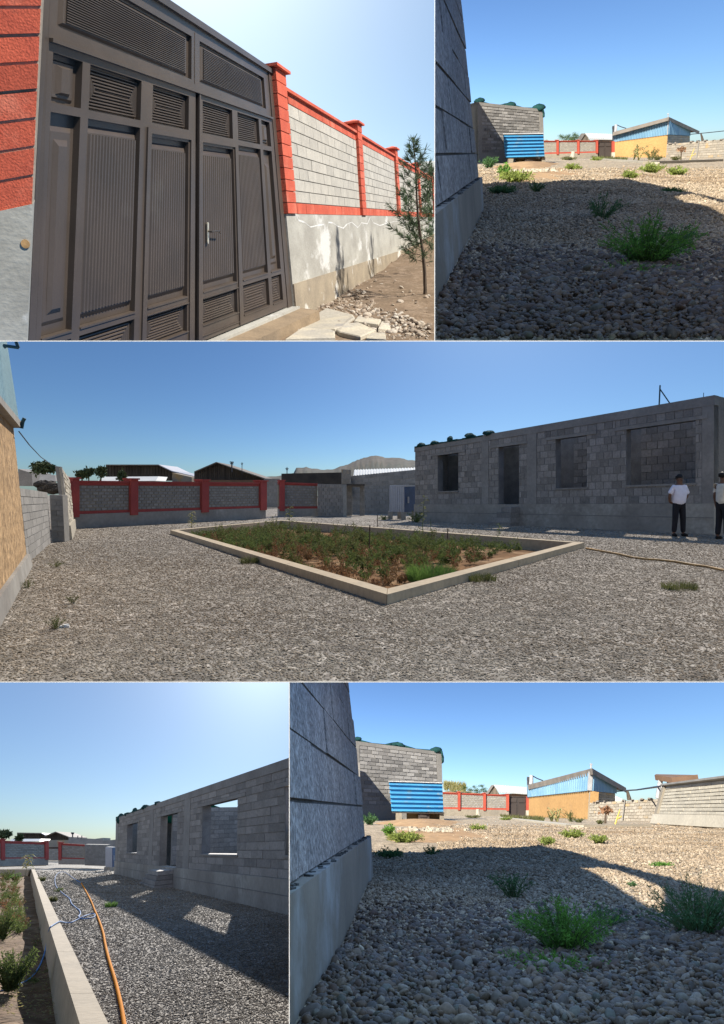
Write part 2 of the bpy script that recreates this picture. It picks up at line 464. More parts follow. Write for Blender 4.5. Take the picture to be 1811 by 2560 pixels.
# ------------------------------------------------------------------ vegetation helpers
def keep(S, v, f):
    v = np.asarray(v, float)
    ok = S.inside(v, 0.0)
    return v, [fc for fc in f if all(ok[i] for i in fc)]

def leafquads(c, d, ln, w, out_v, out_f, up=None):
    """one leaf: thin diamond from c along d"""
    d = d/np.linalg.norm(d); a = np.cross(d, rng.normal(0, 1, 3)); a /= np.linalg.norm(a)+1e-9
    k = len(out_v)
    out_v += [c, c+d*ln*.45+a*w/2, c+d*ln, c+d*ln*.45-a*w/2]; out_f.append([k, k+1, k+2, k+3])

def quads(c, d, ln, w):
    """many leaves at once"""
    c = np.asarray(c, float); d = np.asarray(d, float); n = len(c)
    d = d/(np.linalg.norm(d, axis=1, keepdims=True)+1e-9); a = np.cross(d, rng.normal(0, 1, (n, 3))); a /= np.linalg.norm(a, axis=1, keepdims=True)+1e-9
    ln = np.broadcast_to(ln, (n,))[:, None]; w = np.broadcast_to(w, (n,))[:, None]; m = c+d*ln*.45
    v = np.stack([c, m+a*w/2, c+d*ln, m-a*w/2], 1).reshape(-1, 3)
    return list(v), np.arange(4*n).reshape(n, 4).tolist()

def bushy(S, base, nst, hgt, spread, leaf, lw, nl=14, side=.5, lean=(0, 0)):
    """stems fanning from the base with small leaves all along"""
    st = MB(); base = np.asarray(base, float)
    if nst == 0: return [], [], st
    a = rng.uniform(0, 2*math.pi, nst); r = spread*np.sqrt(rng.uniform(0, 1, nst)); h = hgt*rng.uniform(.5, 1.0, nst)*(1-.35*r/max(spread, 1e-6))
    tip = base+np.stack([r*np.cos(a), r*np.sin(a), h], 1)
    mid = base+(tip-base)*.5+np.stack([rng.normal(0, .06, nst), rng.normal(0, .06, nst), np.full(nst, .12)], 1)*hgt
    b0 = base+np.stack([np.cos(a), np.sin(a), 0*a], 1)*rng.uniform(0, spread*.25, (nst, 1))
    q = (np.arange(0, nl+1)/nl)[None, :, None]
    P_ = b0[:, None]*(1-q)**2+mid[:, None]*2*q*(1-q)+tip[:, None]*q*q
    seg = P_[:, 1:]-P_[:, :-1]; p = P_[:, 1:].reshape(-1, 3); g = seg.reshape(-1, 3); L_ = np.linalg.norm(g, axis=1, keepdims=True)
    p = np.repeat(p, 2, 0); g = np.repeat(g, 2, 0); L_ = np.repeat(L_, 2, 0); n = len(p)
    v, f = quads(p+rng.normal(0, leaf*.15, (n, 3)), g+rng.normal(0, 1, (n, 3))*side*L_*3, leaf*rng.uniform(.6, 1.2, n), lw*rng.uniform(.7, 1.2, n))
    for i in range(nst): st.tube([b0[i], mid[i]*.5+b0[i]*.25+tip[i]*.25, tip[i]], hgt*.012, 3, hgt*.004, caps=False)
    return v, f, st

def grass(S, base, n, hgt, spread, w):
    v = []; f = []
    for i in range(n):
        a = rng.uniform(0, 6.283); r = spread*math.sqrt(rng.uniform(0, 1))
        b = np.asarray(base)+np.array((r*math.cos(a), r*math.sin(a), 0))
        h = hgt*rng.uniform(.45, 1.0)*(1-.4*r/spread); l = np.array((math.cos(a), math.sin(a), 0))*h*rng.uniform(.1, .7)+rng.normal(0, .12, 3)*h
        l[2] = 0; m = b+l*.35+np.array((0, 0, h*.65)); t = b+l+np.array((0, 0, h))
        s = np.array((math.sin(a+1), -math.cos(a+1), 0))*w/2; k = len(v)
        v += [b-s, b+s, m+s*.8, m-s*.8, t]; f += [[k, k+1, k+2, k+3], [k+3, k+2, k+4]]
    return v, f

def weed(S, zx, zy, label, m, hpx, wpx, leafpx=9, nst=24, nl=12, kind='bush', group=None, cat='weed', name='weed', z=0.0, lwf=.35, ng=120, side=.5):
    """a plant standing at pixel (zx, zy) on the ground with height/width given in photograph pixels"""
    b = S.G(zx, zy, z); k = b[1]/F
    if kind == 'grass':
        v, f = grass(S, b, ng, hpx*k, wpx*k/2, leafpx*k*.22); v, f = keep(S, v, f)
        return single(S, name, v, f, m, label, cat, group, base=b, noclip=True)
    v, f, st = bushy(S, b, nst, hpx*k, wpx*k/2, leafpx*k, leafpx*k*lwf, nl, side)
    v, f = keep(S, v, f); n0 = len(v)
    sv, sf = keep(S, st.v, st.f)
    t = Thing(S, name, b, label, cat, group)
    part(t, 'leaves', v, f, m, noclip=True)
    if sf: part(t, 'stems', sv, sf, M_STEM, noclip=True)
    return t

def crown(S, c, rad, n, leaf, seed=0, clumps=22):
    v = []; f = []
    cs = []
    for _ in range(clumps):
        q = rng.normal(0, 1, 3); q *= rng.uniform(.1, .95)/np.linalg.norm(q); cs.append(np.asarray(c)+q*np.asarray(rad)*1.25)
    q = np.array(cs)[rng.integers(0, clumps, n)]+rng.normal(0, .34, (n, 3))*np.asarray(rad)
    return quads(q, rng.normal(0, 1, (n, 3)), leaf*rng.uniform(.7, 1.5, n), leaf*.6)

def tree(S, zx, zbase, ztop, wz, Z, label, m, group=None, n=700, name='tree', leafpx=6):
    """background tree: crown and trunk; zbase/ztop rows in the picture, wz its width there"""
    b = S.P(zx, zbase, Z); t_ = S.P(zx, ztop, Z); w = np.linalg.norm(S.P(zx+wz, zbase, Z)-b)/2; h = t_[2]-b[2]
    t = Thing(S, name, b, label, 'tree', group)
    c = b+np.array((0, 0, h*.52)); v, f = crown(S, c, (w*.62, w*.6, h*.26), n, leafpx*Z/F)
    v, f = keep(S, v, f); part(t, 'crown', v, f, m, noclip=True)
    mb = MB(); mb.tube([b-np.array((0, 0, 1.0)), b+np.array((w*.05, 0, h*.3)), c], w*.09+.03, 6, w*.03+.01)
    part(t, 'trunk', mb.v, mb.f, M_BARK)
    return t
M_STEM = mat('stem', (.10, .14, .05), nscale=4, bump=0)
M_BARK = mat('bark', (.10, .075, .055), nscale=6, bump=.3)
# ================================================================== upper left picture: gate and street fence
M_GATE = mat('gate_paint', (.078, .060, .048), (.062, .049, .040), nscale=2, rough=.38, spec=.5, bump=.05, bscale=60, fine=.05, col3=(.105, .09, .075), s3=1.2, t3=(.56, .8))
M_RED = mat('red_painted_block', (.52, .105, .058), (.44, .085, .05), nscale=4, rough=.8, bump=.55, bscale=70, fine=.2, rnd=.09, col3=(.60, .20, .13), s3=1.6, t3=(.52, .72))
M_MORTAR = mat('mortar', (.17, .155, .135), nscale=8, bump=.4)
M_MORTARL = mat('pale_mortar', (.40, .34, .27), nscale=8, bump=.4)
M_BLOCK_A = mat('pale_concrete_block', (.43, .40, .345), (.37, .345, .30), nscale=5, bump=.5, bscale=60, rnd=.07, fine=.16)
M_PLINTH = mat('cast_concrete', (.40, .385, .34), (.30, .285, .25), nscale=1.6, bump=.4, bscale=22, fine=.1, col3=(.55, .54, .51), s3=.9, t3=(.56, .64), stretch=(1, 1, 1.6))
M_SOIL = mat('dry_soil', (.19, .135, .09), (.14, .10, .066), nscale=.9, bump=.8, bscale=14, fine=.18, col3=(.23, .17, .12), s3=3, t3=(.5, .6), dist=.03)
M_SLAB = mat('broken_slab', (.46, .41, .32), (.36, .33, .28), nscale=3, bump=.5, bscale=25, rnd=.1, col3=(.30, .28, .26), s3=2.5, t3=(.6, .7))
M_BRASS = mat('pale_brass', (.75, .66, .50), rough=.3, metal=.6, bump=0)
M_NEEDLE = mat('pine_needles', (.085, .13, .060), (.055, .085, .045), nscale=3, bump=0, rnd=.2, trans=.25)
M_WHITE = mat('white_efflorescence', (.72, .71, .68), nscale=9, bump=.2)
M_WOODKNOT = mat('wood_plug', (.45, .27, .12), nscale=14, bump=.3)

S = A
ZR = 1.5*F/((1130-813)/1.4764)
ZL = ZR*863/1808
gp = Patch(S.P(93, 1538, ZL), S.P(1080, 1130, ZR), S.P(172, -270, ZL), S.P(1003, 267, ZR))
def U(x, y=632): return gp.uv(S, x, y)[0]
def T(t): return (t+.413)/1.059
gate = Thing(S, 'metal_gate', gp.at(.5, 0), 'dark brown steel double gate with ribbed panels between red block pillars', 'gate')
cols = [[180, 291], [320, 515], [559, 697], [750, 865], [885, 968], [978, 1010]]
cols = [(U(a), U(b)) for a, b in cols]
xm = (U(723), U(731))
TOPG = T(.449); 
def hole(c, a, b): return (c[0], c[1], T(b), T(a))
openings = []
for i, c in enumerate(cols):
    door = i in (2, 3)
    openings.append((i, 'top', hole(c, .431, .331)))
    openings.append((i, 'tall', hole(c, .294 if door else .312, -.217)))
    openings.append((i, 'low', hole(c, -.239, -.345 if door else -.367)))
def frustum(mb, r, du, dv, o0, o1):
    u0, u1, v0, v1 = r
    a = [gp.at(u, v, o0) for u, v in ((u0, v0), (u1, v0), (u1, v1), (u0, v1))]
    b = [gp.at(u, v, o1) for u, v in ((u0+du, v0+dv), (u1-du, v0+dv), (u1-du, v1-dv), (u0+du, v1-dv))]
    mb.add(a+b, BOXF)
def ring(mb, r, du, dv, o0, o1):               # a raised moulding running round a rectangle
    u0, u1, v0, v1 = r; R = []
    for k, o in ((0, o0), (.35, o1), (.65, o1), (1, o0)):
        R += [gp.at(u, v, o) for u, v in ((u0+du*k, v0+dv*k), (u1-du*k, v0+dv*k), (u1-du*k, v1-dv*k), (u0+du*k, v1-dv*k))]
    f = []
    for k in range(3):
        for j in range(4): f.append([k*4+j, k*4+(j+1) % 4, (k+1)*4+(j+1) % 4, (k+1)*4+j])
    mb.add(R, f)
W = gp.lenu(); H = gp.lenv()
def panel_lines(t, r, parent, n=6):
    mb = MB(); mb.add(*gp.box(*r, -.075, -.060))
    dv = (r[3]-r[2])/(2*n+1.5); du = min((r[1]-r[0])/(2*n+5), dv*H/W)
    q = list(r); q = [q[0]+du*.6, q[1]-du*.6, q[2]+dv*.6, q[3]-dv*.6]
    for k in range(n):
        ring(mb, q, du, dv, -.060, -.040)
        q = [q[0]+du, q[1]-du, q[2]+dv, q[3]-dv]
    frustum(mb, q, du*.5, dv*.1, -.060, -.048)
    part(t, 'pressed_panel', mb.v, mb.f, M_GATE, parent)
def panel_flute(t, r, parent, n):
    mb = MB(); mb.add(*gp.box(*r, -.080, -.062))
    bu, bv = .055/W, .10/H; low = .12/H
    q = [r[0]+bu*.9, r[1]-bu*.9, r[2]+low, r[3]-bv]
    du, dv = .04/W, .05/H
    frustum(mb, [q[0]-du, q[1]+du, q[2]-dv, q[3]+dv], du, dv, -.062, -.030)
    w = (q[1]-q[0])/n
    for k in range(n):
        a = q[0]+k*w; vb, vt = q[2]+.012/H, q[3]-.012/H
        R = []
        for v in (vb, vt):
            for s_, o in ((.08, -.031), (.30, -.013), (.70, -.013), (.92, -.031)): R.append(gp.at(a+w*s_, v, o))
        mb.add(R, [[0, 1, 5, 4], [1, 2, 6, 5], [2, 3, 7, 6], [0, 3, 2, 1], [4, 5, 6, 7]])
    part(t, 'fluted_panel', mb.v, mb.f, M_GATE, parent)
def panel_plain(t, r, parent):
    mb = MB(); mb.add(*gp.box(*r, -.080, -.062))
    w = r[1]-r[0]; bv = .09/H
    bv = min(bv, (r[3]-r[2])*.10)
    q = [r[0]+.10*w, r[1]-.10*w, r[2]+bv, r[3]-bv]; frustum(mb, q, .07*w, bv*.4, -.062, -.045)
    q = [r[0]+.27*w, r[1]-.27*w, r[2]+2*bv, r[3]-2*bv]; frustum(mb, q, .09*w, bv*.5, -.045, -.018)
    part(t, 'raised_panel', mb.v, mb.f, M_GATE, parent)
# frame round everything
U0, U1 = 0.0, 1.0
mb = MB()
mb.add(*gp.box(U0, cols[0][0]-.012, 0, T(.646), -.12, .004)); mb.add(*gp.box(U(1022), U1, 0, T(.646), -.12, .004))
mb.add(*gp.box(U0, U1, T(.646)-.006, T(.646)+.012, -.14, .030))
part(gate, 'outer_frame', mb.v, mb.f, M_GATE)
# transom
umid = U(722); hl = (cols[0][0]+.006, U(709), T(.483), T(.605)); hr = (U(741), U(1003), T(.483), T(.605))
tr = backing(gate, gp, cols[0][0]-.012, U(1022), T(.455), T(.646)-.006, [hl, hr], M_GATE, -.10, -.012, name='transom_frame')
mb = MB(); mb.add(*gp.box(umid-.0015, umid+.0015, T(.475), T(.62), -.05, -.008)); mb.add(*gp.box(cols[0][0]-.01, U(1020), T(.448), T(.4555), -.05, .03))
part(gate, 'cover_strip', mb.v, mb.f, M_GATE)
for r in (hl, hr):
    mb = MB(); mb.add(*gp.box(*r, -.07, -.05))
    q = [r[0]+.012, r[1]-.012, r[2]+.006, r[3]-.006]; frustum(mb, q, .006, .006, -.05, -.030)
    n = 19; hh = (q[3]-q[2]-.014)/n
    for k in range(n):
        a = q[2]+.007+k*hh; R = []
        for u in (q[0]+.012, q[1]-.012):
            for s_, o in ((.08, -.031), (.32, -.018), (.68, -.018), (.92, -.031)): R.append(gp.at(u, a+hh*s_, o))
        mb.add(R, [[0, 1, 5, 4], [1, 2, 6, 5], [2, 3, 7, 6], [0, 3, 2, 1], [4, 5, 6, 7]])
    part(gate, 'ribbed_panel', mb.v, mb.f, M_GATE, tr)
# leaves
for side in (0, 1):
    cc = [0, 1, 2] if side == 0 else [3, 4, 5]
    a0 = cols[0][0]-.010 if side == 0 else xm[1]; a1 = xm[0] if side == 0 else U(1021)
    hs = [o[2] for o in openings if o[0] in cc]
    leaf = backing(gate, gp, a0, a1, T(-.405), TOPG, hs, M_GATE, -.10, -.004, name='gate_leaf')
    for i, kd, r in openings:
        if i not in cc: continue
        if kd == 'tall':
            if i in (0, 5): panel_plain(gate, r, leaf)
            else: panel_flute(gate, r, leaf, 16 if i in (1, 4) else 15)
        elif i in (0, 5) and kd == 'top': panel_plain(gate, r, leaf)
        else: panel_lines(gate, r, leaf, 5 if kd == 'low' else 6)
    # raised door frame round the inner column
    c = cols[2] if side == 0 else cols[3]; mb = MB()
    du, dv = .018, .012
    for r in ((c[0]-du, c[0]-.005, T(-.40), T(.317)), (c[1]+.006, c[1]+.014, T(-.40), T(.317)), (c[0]-.005, c[1]+.006, T(.302), T(.317))):
        mb.add(*gp.box(*r, -.01, .014))
    for a in (-.239-.001, -.345, -.385):
        mb.add(*gp.box(c[0]-.003, c[1]+.004, T(a)-.0015, T(a)+.0015, -.01, .012))
    part(gate, 'door_frame', mb.v, mb.f, M_GATE, leaf)
    for r in [o[2] for o in openings if o[0] in cc and o[1] != 'top']:
        mb = MB(); mb.add(*gp.box(r[0], r[1], r[2]-.003, r[2]+.002, -.055, .008)); part(gate, 'ledge', mb.v, mb.f, M_GATE, leaf)
mb = MB(); mb.add(*gp.box(xm[0], xm[1], T(-.40), TOPG, -.14, -.05)); mb.add(*gp.box(xm[1], xm[1]+.006, T(-.40), TOPG, -.03, .02))
part(gate, 'astragal', mb.v, mb.f, M_GATE)
# handle
hu, hv = gp.uv(S, 766, 860)
mb = MB(); e = .010; pv = .055*1.0
mb.add(*gp.box(hu-.0032, hu+.0032, hv-.031, hv+.031, 0, .012)); mb.tube([gp.at(hu, hv+.0305, .0), gp.at(hu, hv+.0305, .0125)], .020, 10); mb.tube([gp.at(hu, hv-.0305, .0), gp.at(hu, hv-.0305, .0125)], .020, 10)
hd = part(gate, 'handle_plate', mb.v, mb.f, M_BRASS)
mb = MB(); q = gp.uv(S, 800, 856)
mb.tube([gp.at(hu, hv+.006, .0), gp.at(hu, hv+.006, .06), gp.at(hu+(q[0]-hu)*.35, hv+.007, .065), gp.at(hu+(q[0]-hu)*.75, hv+.004, .065), gp.at(q[0], q[1]-.003, .05)], .011, 8, .008)
part(gate, 'lever', mb.v, mb.f, mat('dark_lever', (.12, .11, .10), rough=.3, metal=.6, bump=0), hd)

# gate sill
v, f = gp.box(-.3, 1.012, T(-.45), T(-.413), -.35, .10)
v2, f2 = gp.box(-.3, 1.02, T(-.50), T(-.425), -.35, .42)
t = Thing(S, 'gate_sill', gp.at(.9, 0, .1), 'low concrete sill along the foot of the brown gate', 'sill')
part(t, 'sill_top', v, f, M_PLINTH); part(t, 'soil_covered_step', v2, f2, mat('muddy_concrete', (.27, .20, .13), (.20, .15, .10), nscale=3, bump=.5))

# left pillar
zp = ZL*.93
lp = Patch(S.P(-140, 1600, zp*.97), S.P(88, 1500, zp), S.P(-120, -330, zp*.97), S.P(172, -300, zp))
t = Thing(S, 'gate_pillar', lp.at(.6, 0), 'red painted block pillar on a grey concrete base left of the gate', 'pillar')
vt = lp.uv(S, 60, 762)[1]
rows = [lp.uv(S, 100, y)[1] for y in (762, 652, 546, 441, 335, 232, 130, 27, -75, -180)]
m = MB(); m.add(*lp.box(0, 1.0, 0, vt-.002, -.4, .02)); part(t, 'concrete_base', m.v, m.f, M_PLINTH)
m = MB(); m.add(*lp.box(0, .995, vt-.002, 1, -.4, -.008)); part(t, 'mortar', m.v, m.f, M_MORTARL)
blocks(t, lp, 0.0, 1.0, 0, 1, 9, 1, M_RED, rowv=rows, gap=.02, shift=0, jit=.012, depth=.12)
a = lp.uv(S, 95, 899); m = MB(); m.tube([lp.at(a[0], a[1], 0), lp.at(a[0], a[1], .028)], .030, 12); part(t, 'wood_plug', m.v, m.f, M_WOODKNOT)

# street fence
fp = Patch(S.P(1084, 1143+13, ZR), S.P(1848-179, 813+.446*179, ZR*4.3), S.P(1003, 267, ZR), S.P(1848-196, 813-.646*196, ZR*4.3))
def FT(t_): return (t_+.446)/1.092
fence = Thing(S, 'block_fence', fp.at(.3, 0), 'long grey block fence with red pillars on a stained concrete base beside the gate', 'fence')
m = MB(); m.add(*fp.box(0.0, 1, -.08, FT(.037), -.25, .03)); pl = part(fence, 'concrete_plinth', m.v, m.f, M_PLINTH)
m = MB()
m.add(*fp.box(0.0, 1, -.08, FT(-.30), .03, .055)); part(fence, 'footing', m.v, m.f, mat('stained_footing', (.33, .275, .20), (.24, .20, .15), nscale=2, bump=.4, col3=(.6, .58, .53), s3=1.2, t3=(.55, .62)))
def streak(name, pts, w=.010):
    mb = MB()
    for i in range(len(pts)-1):
        (x0, y0), (x1, y1) = pts[i], pts[i+1]
        a = fp.uv(S, x0, y0); b = fp.uv(S, x1, y1); k = w*(1+.5*math.sin(i*2.1))
        mb.add([fp.at(a[0], a[1]-k, .034), fp.at(b[0], b[1]-k, .034), fp.at(b[0], b[1]+k*.4, .034), fp.at(a[0], a[1]+k*.4, .034)], [[0, 1, 2, 3]])
    part(fence, name, mb.v, mb.f, M_WHITE, pl)
streak('salt_streak', [(1083, 787), (1095, 812), (1117, 820), (1140, 838), (1165, 832), (1190, 828), (1200, 855), (1207, 820), (1222, 822), (1240, 834), (1262, 842), (1275, 828), (1293, 820), (1310, 834), (1317, 840), (1330, 822), (1352, 826), (1362, 802), (1375, 822), (1398, 832), (1425, 824), (1460, 816), (1475, 812)], .004)
# rows and pillars
rs = [1, 1.545, 2.095, 2.677, 3.24, 3.8, 4.3]
def ur(r): return (r-1)/(4.3-1)
pw = .030
us = [ur(r) for r in rs]
hb, ht = FT(.094), FT(.552)
m = MB(); m.add(*fp.box(0, 1, FT(.037), FT(.613), -.18, -.012)); part(fence, 'mortar', m.v, m.f, M_MORTAR)
def pilw(i): return .0125
blocks(fence, fp, 0.02, us[4], FT(.037)+.002, hb-.001, 1, 44, M_RED, gap=.008, jit=.004, limit=60)
blocks(fence, fp, 0.02, us[4], ht+.001, FT(.600), 1, 44, M_RED, gap=.008, jit=.004, limit=60)
for i in range(5):
    a, b = us[i]+pilw(i), us[i+1]
    blocks(fence, fp, a, b, hb, ht, 8, [10, 10, 10, 9, 9][i], M_BLOCK_A, gap=.014, jit=.004, limit=[80, 75, 60, 50, 20][i])
m = MB(); m.add(*fp.box(0, 1, FT(.598), FT(.613), -.24, .05)); m.add(*fp.box(0, 1, FT(.613), FT(.625), -.14, -.03)); part(fence, 'coping', m.v, m.f, M_RED)
for i, u in enumerate(us[:6]):
    pm = MB(); a, b = u, u+pilw(i)
    pm.add(*fp.box(a+.001, b-.001, FT(.037), FT(.664), -.22, .05)); pr = part(fence, 'pillar', pm.v, pm.f, M_MORTAR)
    n = 12; v0, v1 = FT(.037), FT(.664)
    for k in range(n):
        q0, q1 = v0+(v1-v0)*k/n, v0+(v1-v0)*(k+1)/n
        v, f = fp.box(a-.0005, b+.0005, q0+.0018, q1-.0018, -.23, .07+random.uniform(-.004, .004)); part(fence, 'brick', v, f, M_RED, pr)
    pm = MB(); pm.add(*fp.box(a-.003, b+.003, FT(.664), FT(.676), -.29, .13))
    e0 = [fp.at(a-.003, FT(.676), -.29), fp.at(b+.003, FT(.676), -.29), fp.at(b+.003, FT(.676), .13), fp.at(a-.003, FT(.676), .13)]
    e1 = [fp.at((a+b)/2-.001, FT(.698), -.08), fp.at((a+b)/2+.001, FT(.698), -.08), fp.at((a+b)/2+.001, FT(.698), -.04), fp.at((a+b)/2-.001, FT(.698), -.04)]
    pm.add(e0+e1, BOXF); part(fence, 'pillar_cap', pm.v, pm.f, M_RED, pr)

# ground
def zfA(X, y):
    r = float(np.interp(y, [0, 11.2, 12.3, 16.3, 20, 27.6, 40, 90], [0, .02, .13, .25, .355, .715, 1.1, 1.35]))
    r = r*float(np.interp(X, [-6, 1.0, 2.0], [0.0, .9, 1]))
    return r+.02*math.sin(X*5.1+y*1.3)+.02*math.sin(X*2.3-y*3.1)
ground_grid(S, 0, 0, 3.0, 100, 80, 140, zfA, M_SOIL, 'ground')
def GA(zx, zy):
    z = 0
    for _ in range(25):
        p = S.G(zx, zy, z); z = .6*z+.4*zfA(p[0], p[1])
    return S.G(zx, zy, z)
R6 = lambda x, y: (1033.5+.3636*x, 738+.3636*y)
slabs = [([(190, 1290), (250, 1240), (480, 1130), (740, 1180), (765, 1215), (640, 1310), (560, 1350), (200, 1335)], 'largest broken concrete slab lying on the rubble right of the gate sill'),
 ([(60, 1440), (220, 1330), (500, 1330), (560, 1375), (560, 1440)], 'grey broken slab in front of the largest slab at the picture edge'),
 ([(755, 1270), (790, 1200), (1030, 1240), (1000, 1305)], 'small tan broken slab behind the white streaked slab'),
 ([(1000, 1345), (1035, 1250), (1110, 1265), (1130, 1345)], 'upright looking small slab piece at the right end of the broken slabs'),
 ([(575, 1350), (660, 1290), (800, 1285), (980, 1350), (820, 1425), (600, 1375)], 'middle broken slab with pale streaks between the other slabs'),
 ([(880, 1440), (930, 1385), (1070, 1395), (1080, 1440)], 'slab corner showing at the bottom edge below the small pieces')]
for k, (poly, lab) in enumerate(slabs):
    top = []
    for x, y in poly:
        p = GA(*R6(x, y)); top.append(p+np.array((0, 0, .045+.02*math.sin(x))))
    n = len(top); top = np.array(top)
    # move the outline so that the raised top keeps its place
    ce = top.mean(0); low = ce+(top-ce)*1.04-np.array((0, 0, .20)); inn = ce+(top-ce)*.93+np.array((0, 0, .012))
    v = list(low)+list(top)+list(inn)
    f = [list(range(2*n, 3*n))]
    for j in range(n):
        for L_ in (0, 1): f.append([L_*n+j, L_*n+(j+1) % n, (L_+1)*n+(j+1) % n, (L_+1)*n+j])
    single(S, 'broken_slab', v, f, M_SLAB, lab, 'slab', 'broken concrete slabs by the gate', base=ce)
# rubble stones
M_RUB = pebmat('rubble', [(.16, .12, .09), (.42, .36, .29), (.30, .24, .19), (.50, .46, .40), (.22, .17, .13)], rough=.85)
T_RUB = pebble_tree('rubble_pebbles', M_RUB, 2, .3)
pts = []; sz = []
poly = [R6(*p) for p in ((190, 1000), (560, 850), (1000, 640), (1370, 440), (1420, 500), (1000, 700), (800, 880), (1000, 1090), (1330, 1200), (1580, 1300), (1580, 1440), (1080, 1440), (760, 1180), (480, 1120), (200, 1250), (-60, 1330), (-120, 1440), (-300, 1440))]
while len(pts) < 1500:
    x = random.uniform(1000, 1620); y = random.uniform(860, 1300)
    if not inpoly(np.array([x]), np.array([y]), poly)[0]:
        if random.random() > .05: continue
    p = GA(x, y); s_ = random.choice([.012, .018, .025, .03, .045])*random.uniform(.8, 1.5)
    if y < 1040: s_ = min(s_, .03)
    pts.append(p+np.array((0, 0, s_*.2))); sz.append(s_)
gravel(S, 'rubble', np.array(pts), np.array(sz), T_RUB)

# pine saplings
def pine(zx0, zy0, zx1, zy1, Z, wz, label, dens=1.0):
    b = S.P(zx0, zy0, Z); tp = S.P(zx1, zy1, Z); w = wz/1.4764/F*Z; h = tp[2]-b[2]
    t = Thing(S, 'pine_sapling', b, label, 'tree', 'pine saplings along the fence')
    ax = [b+(tp-b)*q+np.array((.02*math.sin(q*9), 0, 0)) for q in np.linspace(0, 1, 9)]
    mb = MB(); mb.tube([b-np.array((0, 0, .2))]+ax, .045, 6, .008); tk = part(t, 'trunk', mb.v, mb.f, M_BARK)
    v = []; f = []; br = MB()
    for k in range(int(46*dens)):
        q = .18+.80*(k/(46*dens))**1.1; p = b+(tp-b)*q
        L_ = w*(.35+1.3*math.sin(min(1, q*1.15)*math.pi)**.8*(1-q)**.45)*random.uniform(.55, 1.15)*.85
        if q > .86: L_ *= .35
        a = k*2.4+random.uniform(-.4, .4); rise = .25+.75*q
        d = np.array((math.cos(a), math.sin(a), 0)); tip = p+d*L_+np.array((0, 0, L_*rise))
        mid = p+d*L_*.55+np.array((0, 0, L_*rise*.25)); br.tube([p, mid, tip], .008, 4, .004, caps=False)
        for j in range(int(46*max(.4, L_/w))):
            e = random.uniform(.25, 1.0); c = p*(1-e)**2+mid*2*e*(1-e)+tip*e*e; dd = (tip-p)/np.linalg.norm(tip-p)+rng.normal(0, .55, 3)
            for _ in range(3): leafquads(c, dd+rng.normal(0, .35, 3), random.uniform(.10, .20), .012, v, f)
    v, f = keep(S, v, f); part(t, 'needles', v, f, M_NEEDLE, noclip=True)
    bv, bf = keep(S, br.v, br.f); part(t, 'branches', bv, bf, M_BARK, noclip=True)
pine(1570, 1066, 1522, 506, 15.0, 110, 'young pine sapling standing on bare soil in front of the fence')
pine(1640, 1010, 1592, 600, 19.0, 90, 'pine sapling cut by the picture edge behind the nearer sapling', .8)

# far house above the fence end
t = Thing(S, 'house', S.P(1570, 660, 70), 'pale distant house roof rising behind the far end of the fence', 'house')
Zh = 70.0
a, b_, c_, d_ = S.P(1530, 700, Zh), S.P(1640, 700, Zh), S.P(1545, 602, Zh), S.P(1640, 594, Zh)
hp = Patch(S.P(1530, 720, Zh), S.P(1660, 720, Zh+6), S.P(1530, 625, Zh), S.P(1660, 612, Zh+6))
v, f = hp.box(0, 1, 0, 1, -8, 0); part(t, 'wall', v, f, mat('pale_plaster', (.42, .34, .27), nscale=.4))
v, f = hp.box(-.05, 1.05, 1.0, 1.22, -8.4, .4, seg=False)
v = [np.array(p) for p in v]
for i in (2, 3): v[i] = v[i]+hp.n*3.5
part(t, 'roof', v, f, mat('old_slate', (.38, .38, .36), (.30, .28, .26), nscale=.8))
mb = MB(); p = S.P(1553, 600, Zh); mb.tube([p, S.P(1553, 570, Zh)], .05, 5); part(t, 'antenna', mb.v, mb.f, M_BARK)
sky(S, 140, 52, -28, 2.0, .072, (.84, .98, 1.02), dust=2.0, air=1.0)
# ================================================================== upper right and lower right pictures: the yard seen from the foot of the house
M_NEAR = mat('coarse_block', (.38, .335, .30), (.27, .235, .21), nscale=7, bump=1.0, bscale=48, rnd=.05, fine=.55, dist=.012)
M_DKMORT = mat('dark_joint', (.10, .095, .09), nscale=12, bump=.5)
M_CONC = mat('smooth_concrete', (.30, .25, .195), (.21, .175, .135), nscale=2.2, bump=.12, bscale=60, fine=.06, col3=(.36, .345, .32), s3=1.1, t3=(.5, .62))
M_BLK = mat('grey_block', (.25, .24, .225), (.21, .20, .19), nscale=1.2, bump=.3, bscale=18, rnd=.40, fine=.12)
M_BLKC = mat('weathered_concrete', (.25, .235, .215), (.19, .18, .165), nscale=.8, bump=.3, bscale=12, fine=.1)
M_BLUE = mat('blue_sheet', (.055, .27, .50), (.045, .22, .43), nscale=1.0, rough=.45, bump=.05, fine=.05, col3=(.20, .27, .30), s3=1.8, t3=(.54, .68))
M_PALEBLUE = mat('pale_blue_sheet', (.20, .35, .47), (.13, .26, .38), nscale=.6, rough=.45, bump=.05, fine=.05, col3=(.30, .42, .50), s3=1.2, stretch=(1, 1, .3), rnd=.12)
M_OCHRE = mat('ochre_clay_plaster', (.46, .275, .11), (.40, .235, .095), nscale=.5, bump=.4, bscale=9, fine=.12, col3=(.34, .22, .12), s3=1.0, t3=(.62, .75))
M_REDF = mat('red_fence_paint', (.40, .075, .045), (.34, .06, .04), nscale=1.5, rough=.85, bump=.2, rnd=.08)
M_FBLK = mat('fence_block', (.27, .26, .24), (.24, .23, .215), nscale=2, bump=.3, bscale=15, rnd=.14)
M_FPL = mat('fence_plinth', (.27, .235, .18), (.21, .185, .15), nscale=.8, bump=.3, bscale=9)
